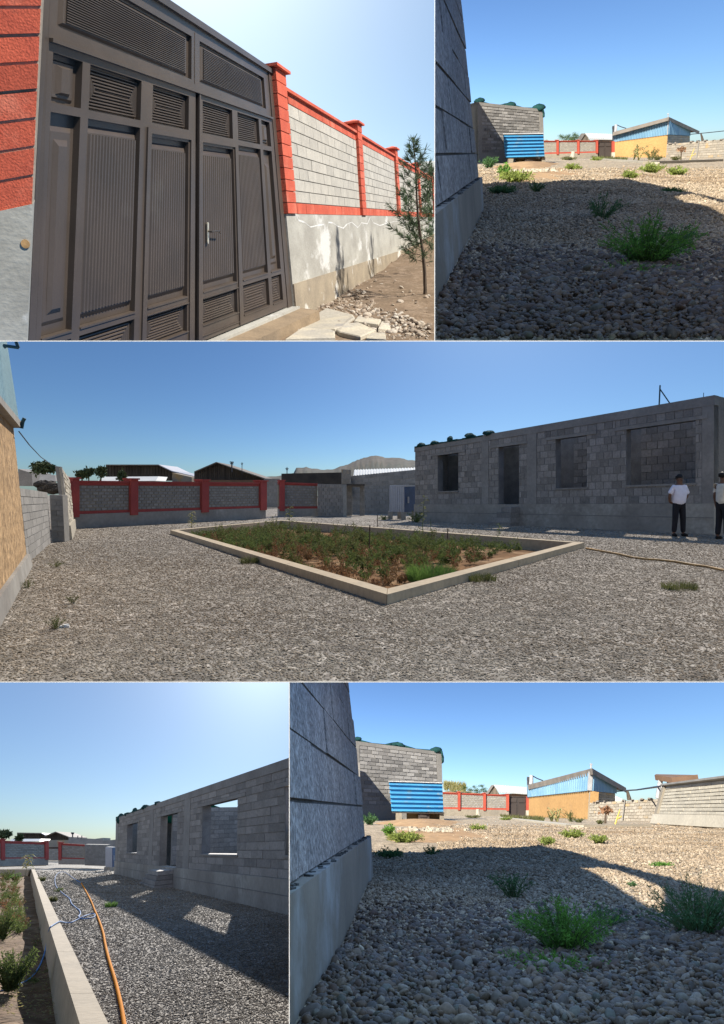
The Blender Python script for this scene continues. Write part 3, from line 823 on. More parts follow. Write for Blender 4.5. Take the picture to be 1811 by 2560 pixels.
M_BRN = mat('brown_gate', (.060, .048, .042), (.05, .04, .036), nscale=1, rough=.5, bump=.05, fine=.05)
M_WOOD = mat('grey_boards', (.19, .15, .11), (.11, .09, .065), nscale=1.5, bump=.3, rnd=.25, stretch=(3, 3, .4))
M_WROOF = mat('white_sheet_roof', (.62, .62, .58), (.55, .55, .52), nscale=.5, rough=.5, bump=.1)
M_EAVE = mat('old_eave', (.24, .21, .18), (.17, .15, .13), nscale=1.5, bump=.3)
M_RUST = mat('brown_underside', (.20, .12, .075), (.14, .085, .055), nscale=1.2)
M_NET = mat('green_shade_net', (.020, .085, .080), (.012, .055, .055), nscale=3, rough=.9, bump=.3, trans=.3)
M_LIME = mat('pale_block', (.44, .40, .32), (.39, .355, .285), nscale=1.2, bump=.3, bscale=14, rnd=.10)
M_RAGG = mat('stained_block', (.30, .265, .215), (.26, .235, .20), nscale=1.5, bump=.3, bscale=14, rnd=.16, col3=(.40, .26, .11), s3=.35, t3=(.57, .66))
M_SAND = mat('sandy_soil', (.42, .27, .14), (.34, .21, .11), nscale=.8, bump=.8, bscale=6, fine=.2, col3=(.20, .14, .09), s3=.9, t3=(.6, .66), dist=.04)
M_HILLG = mat('dry_grass_hill', (.21, .17, .09), (.26, .20, .12), nscale=.25, bump=.6, bscale=2, fine=.2)
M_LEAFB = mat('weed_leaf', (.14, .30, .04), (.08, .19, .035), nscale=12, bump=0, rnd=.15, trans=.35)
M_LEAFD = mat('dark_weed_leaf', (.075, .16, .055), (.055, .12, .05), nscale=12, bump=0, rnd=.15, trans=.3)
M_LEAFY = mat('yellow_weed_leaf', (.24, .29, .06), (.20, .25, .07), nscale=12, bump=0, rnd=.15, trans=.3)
M_LEAFO = mat('olive_leaf', (.13, .13, .045), (.09, .10, .04), nscale=6, bump=0, rnd=.2, trans=.3)
M_CORN = mat('dry_corn_leaf', (.42, .36, .18), (.25, .26, .09), nscale=6, bump=0, trans=.3)
M_SHRUBF = mat('hill_shrub', (.075, .11, .03), (.05, .08, .025), nscale=2, bump=0, rnd=.2)
M_PIPE = mat('grey_pipe', (.45, .45, .45), rough=.5, bump=0)
M_WIRE = mat('wire', (.05, .05, .06), rough=.5, bump=0)
M_YEL = mat('yellow_paint', (.55, .42, .10), rough=.6, bump=0)
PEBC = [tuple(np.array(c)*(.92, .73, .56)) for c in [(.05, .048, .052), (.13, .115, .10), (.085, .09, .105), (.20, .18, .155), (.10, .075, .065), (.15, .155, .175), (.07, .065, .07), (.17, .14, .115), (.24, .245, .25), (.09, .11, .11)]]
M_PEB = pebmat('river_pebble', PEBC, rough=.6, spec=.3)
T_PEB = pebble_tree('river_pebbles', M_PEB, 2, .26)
M_PEBF = pebmat('gravel_stone', [(.21, .165, .12), (.42, .34, .245), (.28, .225, .16), (.52, .43, .32), (.17, .14, .105), (.37, .29, .20)], rough=.9, spec=.2)
T_PEBF = pebble_tree('gravel_stones', M_PEBF, 1, .22)

def gravelmat(name, cols, sc, stretch=(1, 1, 1), bump=.9, dist=.02, patch=None, ps=.35):
    m = bpy.data.materials.new(name); m.use_nodes = True; nt = m.node_tree; L = nt.links.new
    b = nt.nodes['Principled BSDF']; b.inputs['Roughness'].default_value = .95; b.inputs['Specular IOR Level'].default_value = .15
    tc = nn(nt, 'ShaderNodeTexCoord'); mp = nn(nt, 'ShaderNodeMapping'); mp.inputs['Scale'].default_value = stretch; L(tc.outputs['Object'], mp.inputs[0])
    vo = nn(nt, 'ShaderNodeTexVoronoi'); vo.inputs['Scale'].default_value = sc; L(mp.outputs[0], vo.inputs['Vector'])
    sp = nn(nt, 'ShaderNodeSeparateColor'); L(vo.outputs['Color'], sp.inputs[0])
    cr = nn(nt, 'ShaderNodeValToRGB'); e = cr.color_ramp.elements
    while len(e) < len(cols): e.new(.5)
    for i, c in enumerate(cols): e[i].position = i/(len(cols)-1); e[i].color = (*c, 1)
    L(sp.outputs[0], cr.inputs[0])
    nz = nn(nt, 'ShaderNodeTexNoise'); nz.inputs['Scale'].default_value = ps; nz.inputs['Detail'].default_value = 6; L(tc.outputs['Object'], nz.inputs['Vector'])
    vr = nn(nt, 'ShaderNodeMapRange'); vr.inputs[1].default_value = .3; vr.inputs[2].default_value = .7; vr.inputs[3].default_value = .82; vr.inputs[4].default_value = 1.16; L(nz.outputs[0], vr.inputs[0])
    n4 = nn(nt, 'ShaderNodeTexNoise'); n4.inputs['Scale'].default_value = sc*.16; n4.inputs['Detail'].default_value = 8; n4.inputs['Roughness'].default_value = .7; L(tc.outputs['Object'], n4.inputs['Vector'])
    v4 = nn(nt, 'ShaderNodeMapRange'); v4.inputs[1].default_value = .36; v4.inputs[2].default_value = .64; v4.inputs[3].default_value = .55; v4.inputs[4].default_value = 1.35; L(n4.outputs[0], v4.inputs[0])
    mu = nn(nt, 'ShaderNodeMath', operation='MULTIPLY'); L(vr.outputs[0], mu.inputs[0]); L(v4.outputs[0], mu.inputs[1])
    hs = nn(nt, 'ShaderNodeHueSaturation'); L(cr.outputs[0], hs.inputs['Color']); L(mu.outputs[0], hs.inputs['Value']); out = hs.outputs[0]
    if patch:
        pr = nn(nt, 'ShaderNodeMapRange'); pr.inputs[1].default_value = .52; pr.inputs[2].default_value = .6; L(nz.outputs[0], pr.inputs[0])
        mx = nn(nt, 'ShaderNodeMix', data_type='RGBA'); mx.inputs['B'].default_value = (*patch, 1); L(pr.outputs[0], mx.inputs['Factor']); L(out, mx.inputs['A']); out = mx.outputs['Result']
    L(out, b.inputs['Base Color'])
    iv = nn(nt, 'ShaderNodeMath', operation='SUBTRACT'); iv.inputs[0].default_value = 1; L(vo.outputs['Distance'], iv.inputs[1])
    bp = nn(nt, 'ShaderNodeBump'); bp.inputs['Strength'].default_value = bump; bp.inputs['Distance'].default_value = dist; L(iv.outputs[0], bp.inputs['Height']); L(bp.outputs[0], b.inputs['Normal'])
    return m
M_GRAV = gravelmat('gravel_bed', [(.24, .19, .135), (.46, .37, .26), (.36, .29, .205), (.54, .44, .315), (.30, .24, .17)], 38)

def poly_sheet(S, name, pts, z, m, thick=0.0, **kw):
    P_ = [S.G(x, y, z) for x, y in pts]; n = len(P_)
    v = list(P_); f = [list(range(n))]
    if thick:
        v += [p-np.array((0, 0, thick)) for p in P_]
        f += [[j, (j+1) % n, n+(j+1) % n, n+j] for j in range(n)]
    return single(S, name, v, f, m, **kw)

def blob_sheet(S, cx, cy, rx, ry, z, m, name, n=30, h=.03, wob=.25, **kw):
    """low irregular mound on the ground drawn from its outline in the picture"""
    v = []; f = []
    rings = 5
    for k in range(rings+1):
        q = k/rings
        for j in range(n):
            a = 2*math.pi*j/n; w = 1+wob*math.sin(3*a+cx)*.5+wob*.5*math.sin(7*a+cy)
            p = S.G(cx+rx*q*w*math.cos(a), cy+ry*q*w*math.sin(a), z); v.append(p+np.array((0, 0, h*(1-q*q)-.01*q)))
    for k in range(rings):
        for j in range(n): f.append([k*n+j, k*n+(j+1) % n, (k+1)*n+(j+1) % n, (k+1)*n+j])
    return single(S, name, v, f, m, smooth=True, **kw)

def corr(pt, u0, u1, v0, v1, n, depth, along='v', o=0.0, th=.01):
    """corrugated sheet as real folds with thickness"""
    v = []; f = []; m = 4*n+1
    for k in range(m):
        q = k/(m-1); ph = (k % 4); off = o+[0, depth, depth, 0][ph]
        for (a) in (0, 1):
            if along == 'v': u_, v_ = (u0 if a == 0 else u1), v0+(v1-v0)*q
            else: u_, v_ = u0+(u1-u0)*q, (v0 if a == 0 else v1)
            v.append(pt.at(u_, v_, off)); v.append(pt.at(u_, v_, off-th))
    for k in range(m-1):
        a, b = 4*k, 4*(k+1)
        f += [[a, a+2, b+2, b], [a+1, b+1, b+3, a+3], [a, b, b+1, a+1], [a+2, a+3, b+3, b+2]]
    return v, f

HILL = ['nearest the dry grass', 'second from the dry grass', 'widest of the middle row', 'right of the widest one', 'rightmost beside the barn roof', 'smallest on the crest', 'upper one below the white roof', 'lowest on the left', 'lowest beside the barn gable']
def yard(S, pic, wdx, sh):
    """pic: how labels name the picture; wdx: shift of the near wall; sh: shadow edge points (left, corner, right) and slit"""
    R1 = lambda x, y: (22+.3769*x, 14.75+.3769*y)
    R2 = lambda x, y: (545.75+.3451*x, 250.75+.3451*y)
    R3 = lambda x, y: (1062+.346*x, 250.75+.346*y)
    R5 = lambda x, y: (781.75+.5186*x, 649+.5186*y)
    s = np.array((-.7, -1.0, .8))
    # ---- ground
    def zf(X, y): return .012*math.sin(X*3.1+y*1.7)*min(1, y/3)+.010*math.sin(X*1.3-y*2.3)
    ground_grid(S, 0, 0, .9, 90, 60, 120, zf, M_GRAV, 'ground')
    # ---- near house wall
    w = wdx
    Ze = S.GZ(330+w, 740); hz = {'E': (455, 494), 'B': (455-20, 494)}[S.key]
    d = S.ray(*S.src(*hz)); D_ = d/d[1]; D_[2] = 0
    BR = S.P(301+w, 592, Ze-.02); Lb = Ze+1.6
    zt = S.P(238+w, 0, Ze); lean = (zt[0]-BR[0])/(zt[2]-BR[2])
    Ht = 3.1
    TR = BR+np.array((lean*Ht, 0, Ht))
    pt = Patch(BR-D_*Lb, BR, TR-D_*Lb, TR)
    t = Thing(S, 'house_wall', BR, 'coarse grey block wall on a smooth concrete plinth, nearest wall of the %s picture' % pic, 'wall')
    ch = (S.P(301, 592, Ze)[2]-S.P(301, 480, Ze)[2])*-1
    nrow = int(Ht/ch)
    m = MB(); m.add(*pt.box(0, .9985, 0, 1, -.35, -.007)); part(t, 'mortar', m.v, m.f, M_DKMORT)
    def ok(u, v): return pt.at(u, v)[1] > .9
    lenw = 1.15; cols_ = Lb/lenw
    rowv = [k*ch/Ht for k in range(nrow+1)]
    blocks(t, pt, 1-int(cols_)/cols_, 1.0, 0, rowv[-1], nrow, int(cols_), M_NEAR, rowv=rowv, gap=.012, jit=.010, depth=.19, shift=.45, visible=ok)
    # plinth
    a = S.G(330+w, 740); top = S.P(322+w, 590, Ze)
    pl = Patch(a-D_*Lb, a, top-D_*Lb, top)
    m = MB(); m.add(*pl.box(0, 1, -.06, 1, -.42, 0)); p_ = part(t, 'plinth', m.v, m.f, M_CONC)
    # crumbly mortar lying on the plinth edge
    mm = MB()
    for k in range(60):
        u = random.uniform(.2, .995); q = pl.at(u, 1.0, -random.uniform(.004, .04)); mm.box(q, .010*random.uniform(.5, 2), .02*random.uniform(.6, 2), .005*random.uniform(.5, 1.6), random.uniform(0, 3))
    part(t, 'mortar_crumbs', mm.v, mm.f, M_DKMORT, p_, kind='stuff')
    # ---- added unseen wall behind the viewer, outlined to throw the near gravel's shadow
    def cast(p): tt = (-1-p[1])/s[1]; return p+s*tt
    eL, eK, eR = [cast(S.G(*q)) for q in sh[:3]]
    sl = [cast(S.G(*q)) for q in sh[3]]
    z0 = -S.h; slope = (eL[2]-eK[2])/(eL[0]-eK[0]); slr = (eR[2]-eK[2])/(eR[0]-eK[0])
    xl = eK[0]-7.0; zl = eK[2]+slope*(xl-eK[0]); xr = eK[0]+(z0-eK[2])/slr*.999
    outer = [(xl, z0), (xl, max(zl, z0+.5)), (eK[0], eK[2]), (xr, z0)]
    bm = bmesh.new()
    xs = sorted({xl, eK[0], xr}|{q[0] for q in sl})
    def roof(x): return eK[2]+slope*(x-eK[0]) if x < eK[0] else eK[2]+slr*(x-eK[0])
    # strips between the corners of the light slit, each with the part below and the part above it
    def band(x):
        ys_ = []
        n_ = len(sl)
        for i in range(n_):
            (x0, _, zA), (x1, _, zB) = sl[i], sl[(i+1) % n_]
            if min(x0, x1)-1e-9 <= x <= max(x0, x1)+1e-9 and abs(x1-x0) > 1e-9: ys_.append(zA+(zB-zA)*(x-x0)/(x1-x0))
        return (min(ys_), max(ys_)) if len(ys_) >= 2 else None
    hb = MB(); th = .03
    def quad(x0, x1, a0, a1, b0, b1):
        if a1-a0 < 1e-4 and b1-b0 < 1e-4: return
        v = []
        for yy in (-1.0-th, -1.0): v += [(x0, yy, a0), (x1, yy, b0), (x1, yy, b1), (x0, yy, a1)]
        hb.add(v, BOXF)
    for i in range(len(xs)-1):
        x0, x1 = xs[i], xs[i+1]; e = (x1-x0)*1e-4
        b0, b1 = band(x0+e), band(x1-e)
        if b0 and b1: quad(x0, x1, z0, b0[0], z0, b1[0]); quad(x0, x1, b0[1], roof(x0), b1[1], roof(x1))
        else: quad(x0, x1, z0, roof(x0), z0, roof(x1))
    single(S, 'shadow_caster_wall', hb.v, hb.f, M_BLKC, 'added unseen wall behind the viewer, cut to cast the gravel shadow of the %s picture' % pic, 'wall', base=(0, -1, z0), noclip=True)
    # ---- gravel, near and middle
    def excl(p):
        lw = a[0]+(p[:, 1]-a[1])*D_[0]/D_[1]
        return (p[:, 0] > lw+.012) | (p[:, 1] > Ze+.02)
    n1 = {'E': 80000, 'B': 60000}[S.key]
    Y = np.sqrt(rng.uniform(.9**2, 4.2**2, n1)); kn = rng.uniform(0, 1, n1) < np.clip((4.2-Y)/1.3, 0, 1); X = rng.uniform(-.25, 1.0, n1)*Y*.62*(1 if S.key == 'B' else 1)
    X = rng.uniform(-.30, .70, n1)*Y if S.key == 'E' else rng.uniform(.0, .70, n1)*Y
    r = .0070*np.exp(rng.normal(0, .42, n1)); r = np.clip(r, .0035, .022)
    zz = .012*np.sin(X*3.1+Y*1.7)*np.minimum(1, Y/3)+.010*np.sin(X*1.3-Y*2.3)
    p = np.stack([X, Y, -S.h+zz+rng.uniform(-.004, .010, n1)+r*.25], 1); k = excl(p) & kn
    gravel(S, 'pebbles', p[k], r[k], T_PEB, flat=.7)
    n2 = {'E': 130000, 'B': 110000}[S.key]
    Y = 2.3*(26/2.3)**rng.uniform(0, 1, n2)**.85; X = rng.uniform(-.30, .70, n2)*Y if S.key == 'E' else rng.uniform(.05, .70, n2)*Y
    r = .0068*(1+(Y-2.3)*.085)*np.exp(rng.normal(0, .3, n2))
    kp = rng.uniform(0, 1, n2) < np.clip((26-Y)/12, 0, 1)*np.clip((Y-2.3)/1.6, 0, 1)
    zz = .012*np.sin(X*3.1+Y*1.7)*np.minimum(1, Y/3)+.010*np.sin(X*1.3-Y*2.3)
    p = np.stack([X, Y, -S.h+zz+r*.25+rng.uniform(0, .008, n2)], 1); k = excl(p) & kp & ~((Y > 9) & (X < .9+(Y-9)*.10))
    gravel(S, 'gravel', p[k], r[k], T_PEBF, flat=.7)
    # ---- sandy patch and mound by the block building
    blob_sheet(S, 560, 585, 190, 36, .0, M_SAND, 'sandy_ground', h=.05, kind='structure')
    blob_sheet(S, 500, 545, 150, 13, .0, M_SAND, 'sandy_ground', h=.16, kind='structure')
    mm = MB()
    for k in range(110):
        x = random.gauss(535, 60); y = 569+random.gauss(0, 3)+.01*(x-500); q = S.G(x, y, .06); mm.box(q, *(np.array((.05, .05, .035))*random.uniform(.4, 1.5)), random.uniform(0, 3))
    single(S, 'rubble_row', mm.v, mm.f, M_LIME, 'scattered row of pale rubble on the sandy patch of the %s picture' % pic, 'rubble', kind='stuff')
    # ---- block building with shade net
    Zb = S.GZ(587, 531)
    q = lambda x, y, Z=Zb: S.P(*R1(x, y), Z)
    bp = Patch(S.P(264, 534, Zb*.96), S.P(587, 531, Zb), S.P(260, 239, Zb*.96), S.P(580, 281, Zb))
    t = Thing(S, 'block_building', bp.at(.5, 0), 'weathered grey block building under a green net behind the blue sheet, %s picture' % pic, 'building')
    m = MB(); m.add(*bp.box(0, 1, 0, 1, -.8, -.02)); part(t, 'mortar', m.v, m.f, M_BLKC)
    m = MB(); m.add(*bp.box(0, 1.004, 0, .20, -.3, .05)); part(t, 'concrete_base', m.v, m.f, M_BLKC)
    m = MB(); m.add(*bp.box(0, 1.004, .95, 1.0, -.83, .02)); part(t, 'ring_beam', m.v, m.f, M_BLKC)
    for a0, a1 in ((0, .055), (.945, 1.003)):
        m = MB(); m.add(*bp.box(a0, a1, .20, .95, -.2, .022)); part(t, 'concrete_post', m.v, m.f, M_BLKC)
    blocks(t, bp, .055, .945, .20, .95, 15, 10, M_BLK, gap=.035, jit=.02, depth=.15, limit=200, lenj=.08)
    # hidden box added on the left so its top edge throws the slanting shadow
    X1 = S.P(440, 531, Zb)[0]; rr_ = S.ray(*S.src(300+w, 500)); kx = rr_[0]/rr_[1]-(.03 if S.key == 'B' else .004)
    Z1_ = Zb*.975; h0 = (X1-kx*Z1_)/(.875-1.25*kx)*1.05; X0 = X1-.875*h0; y0_ = Z1_-1.25*h0; y1_ = Zb*.955
    if y1_ > y0_+.3: m = MB(); m.box((X0-.4, (y0_+y1_)/2, -S.h), .8, y1_-y0_, h0); part(t, 'hidden_shadow_box', m.v, m.f, M_BLKC)
    # shade net
    netp = [(620, 575), (700, 596), (800, 618), (930, 628), (1000, 618), (1060, 612), (1130, 640), (1230, 672), (1380, 690), (1440, 672), (1485, 690), (1502, 760), (1500, 805)]
    mb = MB()
    for i in range(len(netp)-1):
        (x0, y0), (x1, y1) = netp[i], netp[i+1]
        w0 = 14+10*math.sin(i*1.7); w1 = 14+10*math.sin((i+1)*1.7)
        if i > 9: v = [q(x0-10, y0, Zb-.15), q(x0+8, y0, Zb-.12), q(x1+8, y1, Zb-.12), q(x1-10, y1, Zb-.15)]
        else: v = [q(x0, y0+w0+8, Zb-.15), q(x1, y1+w1+8, Zb-.15), q(x1, y1-w1*.4, Zb-.05), q(x0, y0-w0*.4, Zb-.05)]
        v2 = [p+np.array((0, .9, -.02)) for p in v]
        mb.add(v+v2, BOXF)
    for x, y, rx in ((660, 582, 42), (1065, 640, 45), (1430, 690, 55)):
        c = q(x, y, Zb); rr = rx*.3769/1.475/F*Zb
        ico = []
        for k in range(9):
            for j in range(12):
                a_ = 2*math.pi*j/12; b_ = math.pi*k/8; ww = 1+.25*math.sin(3*a_+k)
                ico.append(c+np.array((rr*math.sin(b_)*math.cos(a_)*ww, rr*.6*math.sin(b_)*math.sin(a_), rr*.5*math.cos(b_)*ww)))
        fs = [[k*12+j, k*12+(j+1) % 12, (k+1)*12+(j+1) % 12, (k+1)*12+j] for k in range(8) for j in range(12)]
        mb.add(ico, fs)
    single(S, 'shade_net', mb.v, mb.f, M_NET, 'crumpled dark green shade net along the block building top, %s picture' % pic, 'net', smooth=True)
    # ---- blue corrugated sheet on blocks
    Zc = S.GZ(590, 533)-.9
    cp = Patch(S.P(399, 503, Zc+.4), S.P(589.5, 505, Zc), S.P(388, 388, Zc+.4), S.P(583.6, 394, Zc))
    t = Thing(S, 'sheet_stand', cp.at(.5, -.2), 'bright blue corrugated metal sheet standing on supports, %s picture' % pic, 'sheet')
    v, f = corr(cp, 0, 1, .01, .99, 7, .13, 'v', 0); part(t, 'corrugated_sheet', v, f, M_BLUE)
    m = MB(); m.add(*cp.box(-.005, 1.005, .985, 1.012, -.7, .15)); part(t, 'top_rail', m.v, m.f, M_PIPE)
    m = MB(); m.add(*cp.box(.0, 1.0, -.02, .0, -.7, .05)); part(t, 'bottom_rail', m.v, m.f, M_BRN)
    for x0, x1, mm_ in ((1040, 1098, M_FPL), (1470, 1510, M_FPL)):
        b0 = S.P(*R1(x0, 1375), Zc+.1); b1 = S.P(*R1(x1, 1375), Zc+.1); z1 = S.P(*R1(x0, 1302), Zc)[2]
        m = MB(); m.hexa([b0, b1, b1+(0, .5, 0), b0+(0, .5, 0)], [(*p[:2], z1) for p in (b0, b1, b1+(0, .5, 0), b0+(0, .5, 0))]); part(t, 'support', m.v, m.f, mm_)
    b0 = S.P(*R1(1150, 1368), Zc+.8); b1 = S.P(*R1(1460, 1368), Zc+.8); z1 = S.P(*R1(1150, 1302), Zc+.8)[2]
    m = MB(); m.hexa([b0, b1, b1+(0, .5, 0), b0+(0, .5, 0)], [(*p[:2], z1) for p in (b0, b1, b1+(0, .5, 0), b0+(0, .5, 0))]); part(t, 'low_wall', m.v, m.f, mat('tan_clay', (.33, .24, .12), nscale=1))
    b0 = S.P(*R1(1310, 1368), Zc+.4); m = MB(); m.box(b0, .5, .3, .42); m.box(b0+(-.02, -.17, .10), .3, .04, .2); single(S, 'dark_bucket', m.v, m.f, M_BRN, 'small dark bucket under the blue sheet in the %s picture' % pic, 'bucket')
    # ---- red fence
    Zf_ = S.GZ(700, 515.5)
    fp = Patch(S.P(560, 515, Zf_*1.0), S.P(829, 516, Zf_), S.P(560, 427, Zf_), S.P(829, 438.5, Zf_))
    t = Thing(S, 'red_fence', fp.at(.5, 0), 'grey block fence with red pillars and coping behind the sheet, %s picture' % pic, 'fence')
    uu = lambda x: (x-560)/269.0
    m = MB(); m.add(*fp.box(0, 1, -.02, .28, -.3, .06)); part(t, 'plinth', m.v, m.f, M_FPL)
    m = MB(); m.add(*fp.box(0, 1, .28, .97, -.25, -.01)); part(t, 'mortar', m.v, m.f, M_FPL)
    for a0, a1 in ((.28, .36), (.92, .97)):
        m = MB(); m.add(*fp.box(0, 1, a0, a1, -.3, .03)); part(t, 'band', m.v, m.f, M_REDF)
    m = MB(); m.add(*fp.box(0, 1, .97, 1.0, -.35, .10)); part(t, 'coping', m.v, m.f, M_REDF)
    for x in (646, 740, 824.6):
        m = MB(); m.add(*fp.box(uu(x-4.6), uu(x+4.6), .24, 1.02, -.4, .16)); p_ = part(t, 'pillar', m.v, m.f, M_REDF)
        m = MB(); m.add(*fp.box(uu(x-5.6), uu(x+5.6), 1.02, 1.055, -.5, .22)); part(t, 'cap', m.v, m.f, M_REDF, p_)
    for x0, x1, c in ((590, 641, 5), (651, 735, 8), (745, 819, 7)):
        blocks(t, fp, uu(x0), uu(x1), .36, .92, 7, c, M_FBLK, gap=.05, jit=.02, limit=60, depth=.1)
    # stump at its foot
    b0 = S.P(*R2(495, 765), Zf_-1.0); m = MB(); m.tube([b0, b0+(0, 0, .5)], .2, 8, .14); single(S, 'white_stump', m.v, m.f, M_LIME, 'pale stump at the foot of the red fence, %s picture' % pic, 'stump')
    # ---- brown gate and its right pillar
    gp2 = Patch(S.P(829, 519, Zf_+.2), S.P(896, 519, Zf_+.2), S.P(829, 443, Zf_+.2), S.P(896, 445, Zf_+.2))
    t = Thing(S, 'yard_gate', gp2.at(.5, 0), 'dark brown double gate between red pillars, %s picture' % pic, 'gate')
    m = MB(); m.add(*gp2.box(0, 1, .97, 1.0, -.2, .06)); m.add(*gp2.box(0, .03, 0, .97, -.2, .06)); m.add(*gp2.box(.97, 1, 0, .97, -.2, .06)); part(t, 'gate_frame', m.v, m.f, M_BRN)
    for a0 in (.035, .505):
        m = MB(); m.add(*gp2.box(a0, a0+.46, .02, .96, -.1, 0)); lf = part(t, 'gate_leaf', m.v, m.f, M_BRN)
        for b0_, b1_ in ((.06, .62), (.70, .92)):
            m = MB(); m.add(*gp2.box(a0+.06, a0+.40, b0_, b1_, -.05, .05)); part(t, 'pressed_panel', m.v, m.f, M_BRN, lf)
    rp = Patch(S.P(894, 521, Zf_+.1), S.P(905.5, 521, Zf_+.1), S.P(894, 444, Zf_+.1), S.P(905.5, 444, Zf_+.1))
    t = Thing(S, 'red_pillar', rp.at(.5, 0), 'red gate pillar on a pale base left of the ochre house, %s picture' % pic, 'pillar')
    m = MB(); m.add(*rp.box(0, 1, .33, 1, -.5, .15)); part(t, 'shaft', m.v, m.f, M_REDF)
    m = MB(); m.add(*rp.box(-.1, 1.0, -.02, .33, -.5, .2)); part(t, 'base', m.v, m.f, M_LIME)
    # ---- barn
    Zn = Zf_*1.25
    t = Thing(S, 'barn', S.P(820, 500, Zn), 'timber gabled barn with a white sheet roof behind the brown gate, %s picture' % pic, 'building')
    g = [S.P(754.5, 436, Zn+3), S.P(798, 440, Zn), S.P(773.5, 402, Zn+1.5)]
    lo = [S.P(754.5, 520, Zn+3), S.P(798, 520, Zn)]
    nb = 9
    for k in range(nb):                        # gable boards
        a0, a1 = k/nb, (k+.92)/nb
        def base_(a): return g[0]*(1-a)+g[1]*a
        def top_(a): return g[0]+(g[2]-g[0])*(a/.44) if a < .44 else g[2]+(g[1]-g[2])*((a-.44)/.56)
        def low_(a): return lo[0]*(1-a)+lo[1]*a
        v = [low_(a0), low_(a1), top_(a1), top_(a0)]; n_ = np.array((-.05, .12, 0)); v = v+[p+n_ for p in v]
        part(t, 'board', v, BOXF, M_WOOD)
    v = [S.P(798, 520, Zn), S.P(910, 520, Zn+2), S.P(910, 430, Zn+2), S.P(798, 436, Zn)]; v += [p+(0, .2, 0) for p in v]; part(t, 'front_wall', v, BOXF, M_RUST)
    v = [S.P(794, 426, Zn-.4), S.P(908, 433, Zn+1.6), S.P(908, 411, Zn+5), S.P(773.5, 401, Zn+4)]; v += [p-(0, 0, .12) for p in v]; rf = part(t, 'roof', v, BOXF, M_WROOF)
    rp_ = Patch(v[0], v[1], v[3], v[2])
    for k in range(14):
        a0 = (k+.5)/14; part(t, 'roof_seam', *rp_.box(a0-.003, a0+.003, 0, 1, 0, .05), M_WROOF, rf)
    v = [S.P(773.5, 401, Zn+1), S.P(773.5, 405, Zn+1), S.P(750, 441, Zn+3), S.P(750, 437, Zn+3)]; v += [p+(0, 1.5, 0) for p in v]; part(t, 'roof_edge', v, BOXF, M_EAVE)
    # ---- hill and shrubs
    Zh = Zf_*2.0
    prof = [(560, 392), (600, 394), (640, 399), (690, 403), (730, 409), (770, 414), (800, 440)]
    v = []; f = []
    for j, (x, y) in enumerate(prof):
        for k in range(6):
            qq = k/5; pz = S.P(x, y+(470-y)*(1-qq)**1.3, Zh*(.72+.28*qq)); v.append(pz+np.array((0, 0, .3*math.sin(j*2+k*3)*(k < 5))))
    for j in range(len(prof)-1):
        for k in range(5): f.append([j*6+k, (j+1)*6+k, (j+1)*6+k+1, j*6+k+1])
    single(S, 'hill', v, f, M_HILLG, kind='structure', smooth=True)
    vv = []; ff = []
    for k in range(900):
        x = random.uniform(590, 672); y = 392+(x-590)*.085; b0 = S.P(x, y+random.uniform(7, 34), Zh*.85); leafquads(b0, np.array((random.uniform(-.3, .3), 0, 1)), random.uniform(.3, .8)*Zh/110, .08*Zh/110, vv, ff)
    single(S, 'dry_grass', vv, ff, M_CORN, kind='stuff')
    for k, (x, y, w_) in enumerate(((668, 412, 22), (688, 420, 24), (712, 424, 30), (735, 420, 26), (752, 428, 22), (700, 408, 14), (728, 406, 20), (680, 434, 20), (720, 438, 26))):
        c = S.P(x, y, Zh*.8); rr = w_/1.475/F*Zh*.8*.5; v, f = crown(S, c, (rr, rr*.7, rr*.5), 260, rr*.22)
        v, f = keep(S, v, f); single(S, 'hill_shrub', v, f, M_SHRUBF, 'green shrub on the sandy hill, %s, %s picture' % (HILL[k], pic), 'shrub', 'hill shrubs, %s picture' % pic, noclip=True)
    hp2 = [S.P(698, 402, Zh), S.P(762, 413, Zh), S.P(762, 416, Zh-3), S.P(702, 408, Zh-3)]
    v = hp2+[p-(0, 0, 2.5) for p in hp2]; single(S, 'hilltop_roof', v, BOXF, M_WROOF, 'thin white roof on the hilltop left of the barn, %s picture' % pic, 'roof')
    # ---- ochre house with blue corrugated attic
    Z0 = S.GZ(905, 522); Z1 = S.GZ(1125, 532); Z1 = max(Z1, Z0*.66)
    z2 = Z1*1.12
    H0 = lambda x, y, Z: S.P(x, y, Z)
    op = Patch(S.P(903, 524, Z0), S.P(1124, 536, Z1), S.P(904, 447, Z0), S.P(1131, 423, Z1))
    t = Thing(S, 'ochre_house', op.at(.5, 0), 'ochre plastered house with pale blue corrugated upper storey, %s picture' % pic, 'house')
    part(t, 'plastered_wall', *op.box(0, 1, .06, 1, -.4, 0), M_OCHRE)
    part(t, 'base', *op.box(0, 1, -.05, .06, -.4, .06), M_FPL)
    sp_ = Patch(S.P(1124, 536, Z1), S.P(1224, 532, z2), S.P(1131, 423, Z1), S.P(1222, 432.5, z2))
    part(t, 'side_wall', *sp_.box(0.002, 1, -.05, 1, -.06, -.012), M_FPL)
    blocks(t, sp_, 0.01, 1, .55, .99, 5, 5, M_RAGG, gap=.03, jit=.02, limit=40, depth=.04)
    up = Patch(S.P(904, 447, Z0), S.P(1131, 423, Z1), S.P(903, 403, Z0), S.P(1136, 347, Z1))
    v, f = corr(up, 0, 1, .0, 1, 34, .10, 'u', .02); part(t, 'corrugated_sheet', v, f, M_PALEBLUE)
    part(t, 'attic_core', *up.box(0.01, .985, .0, .97, -.08, -.02), M_FPL)
    us_ = Patch(S.P(1131, 423, Z1), S.P(1222, 432.5, z2), S.P(1136, 347, Z1), S.P(1221, 392, z2))
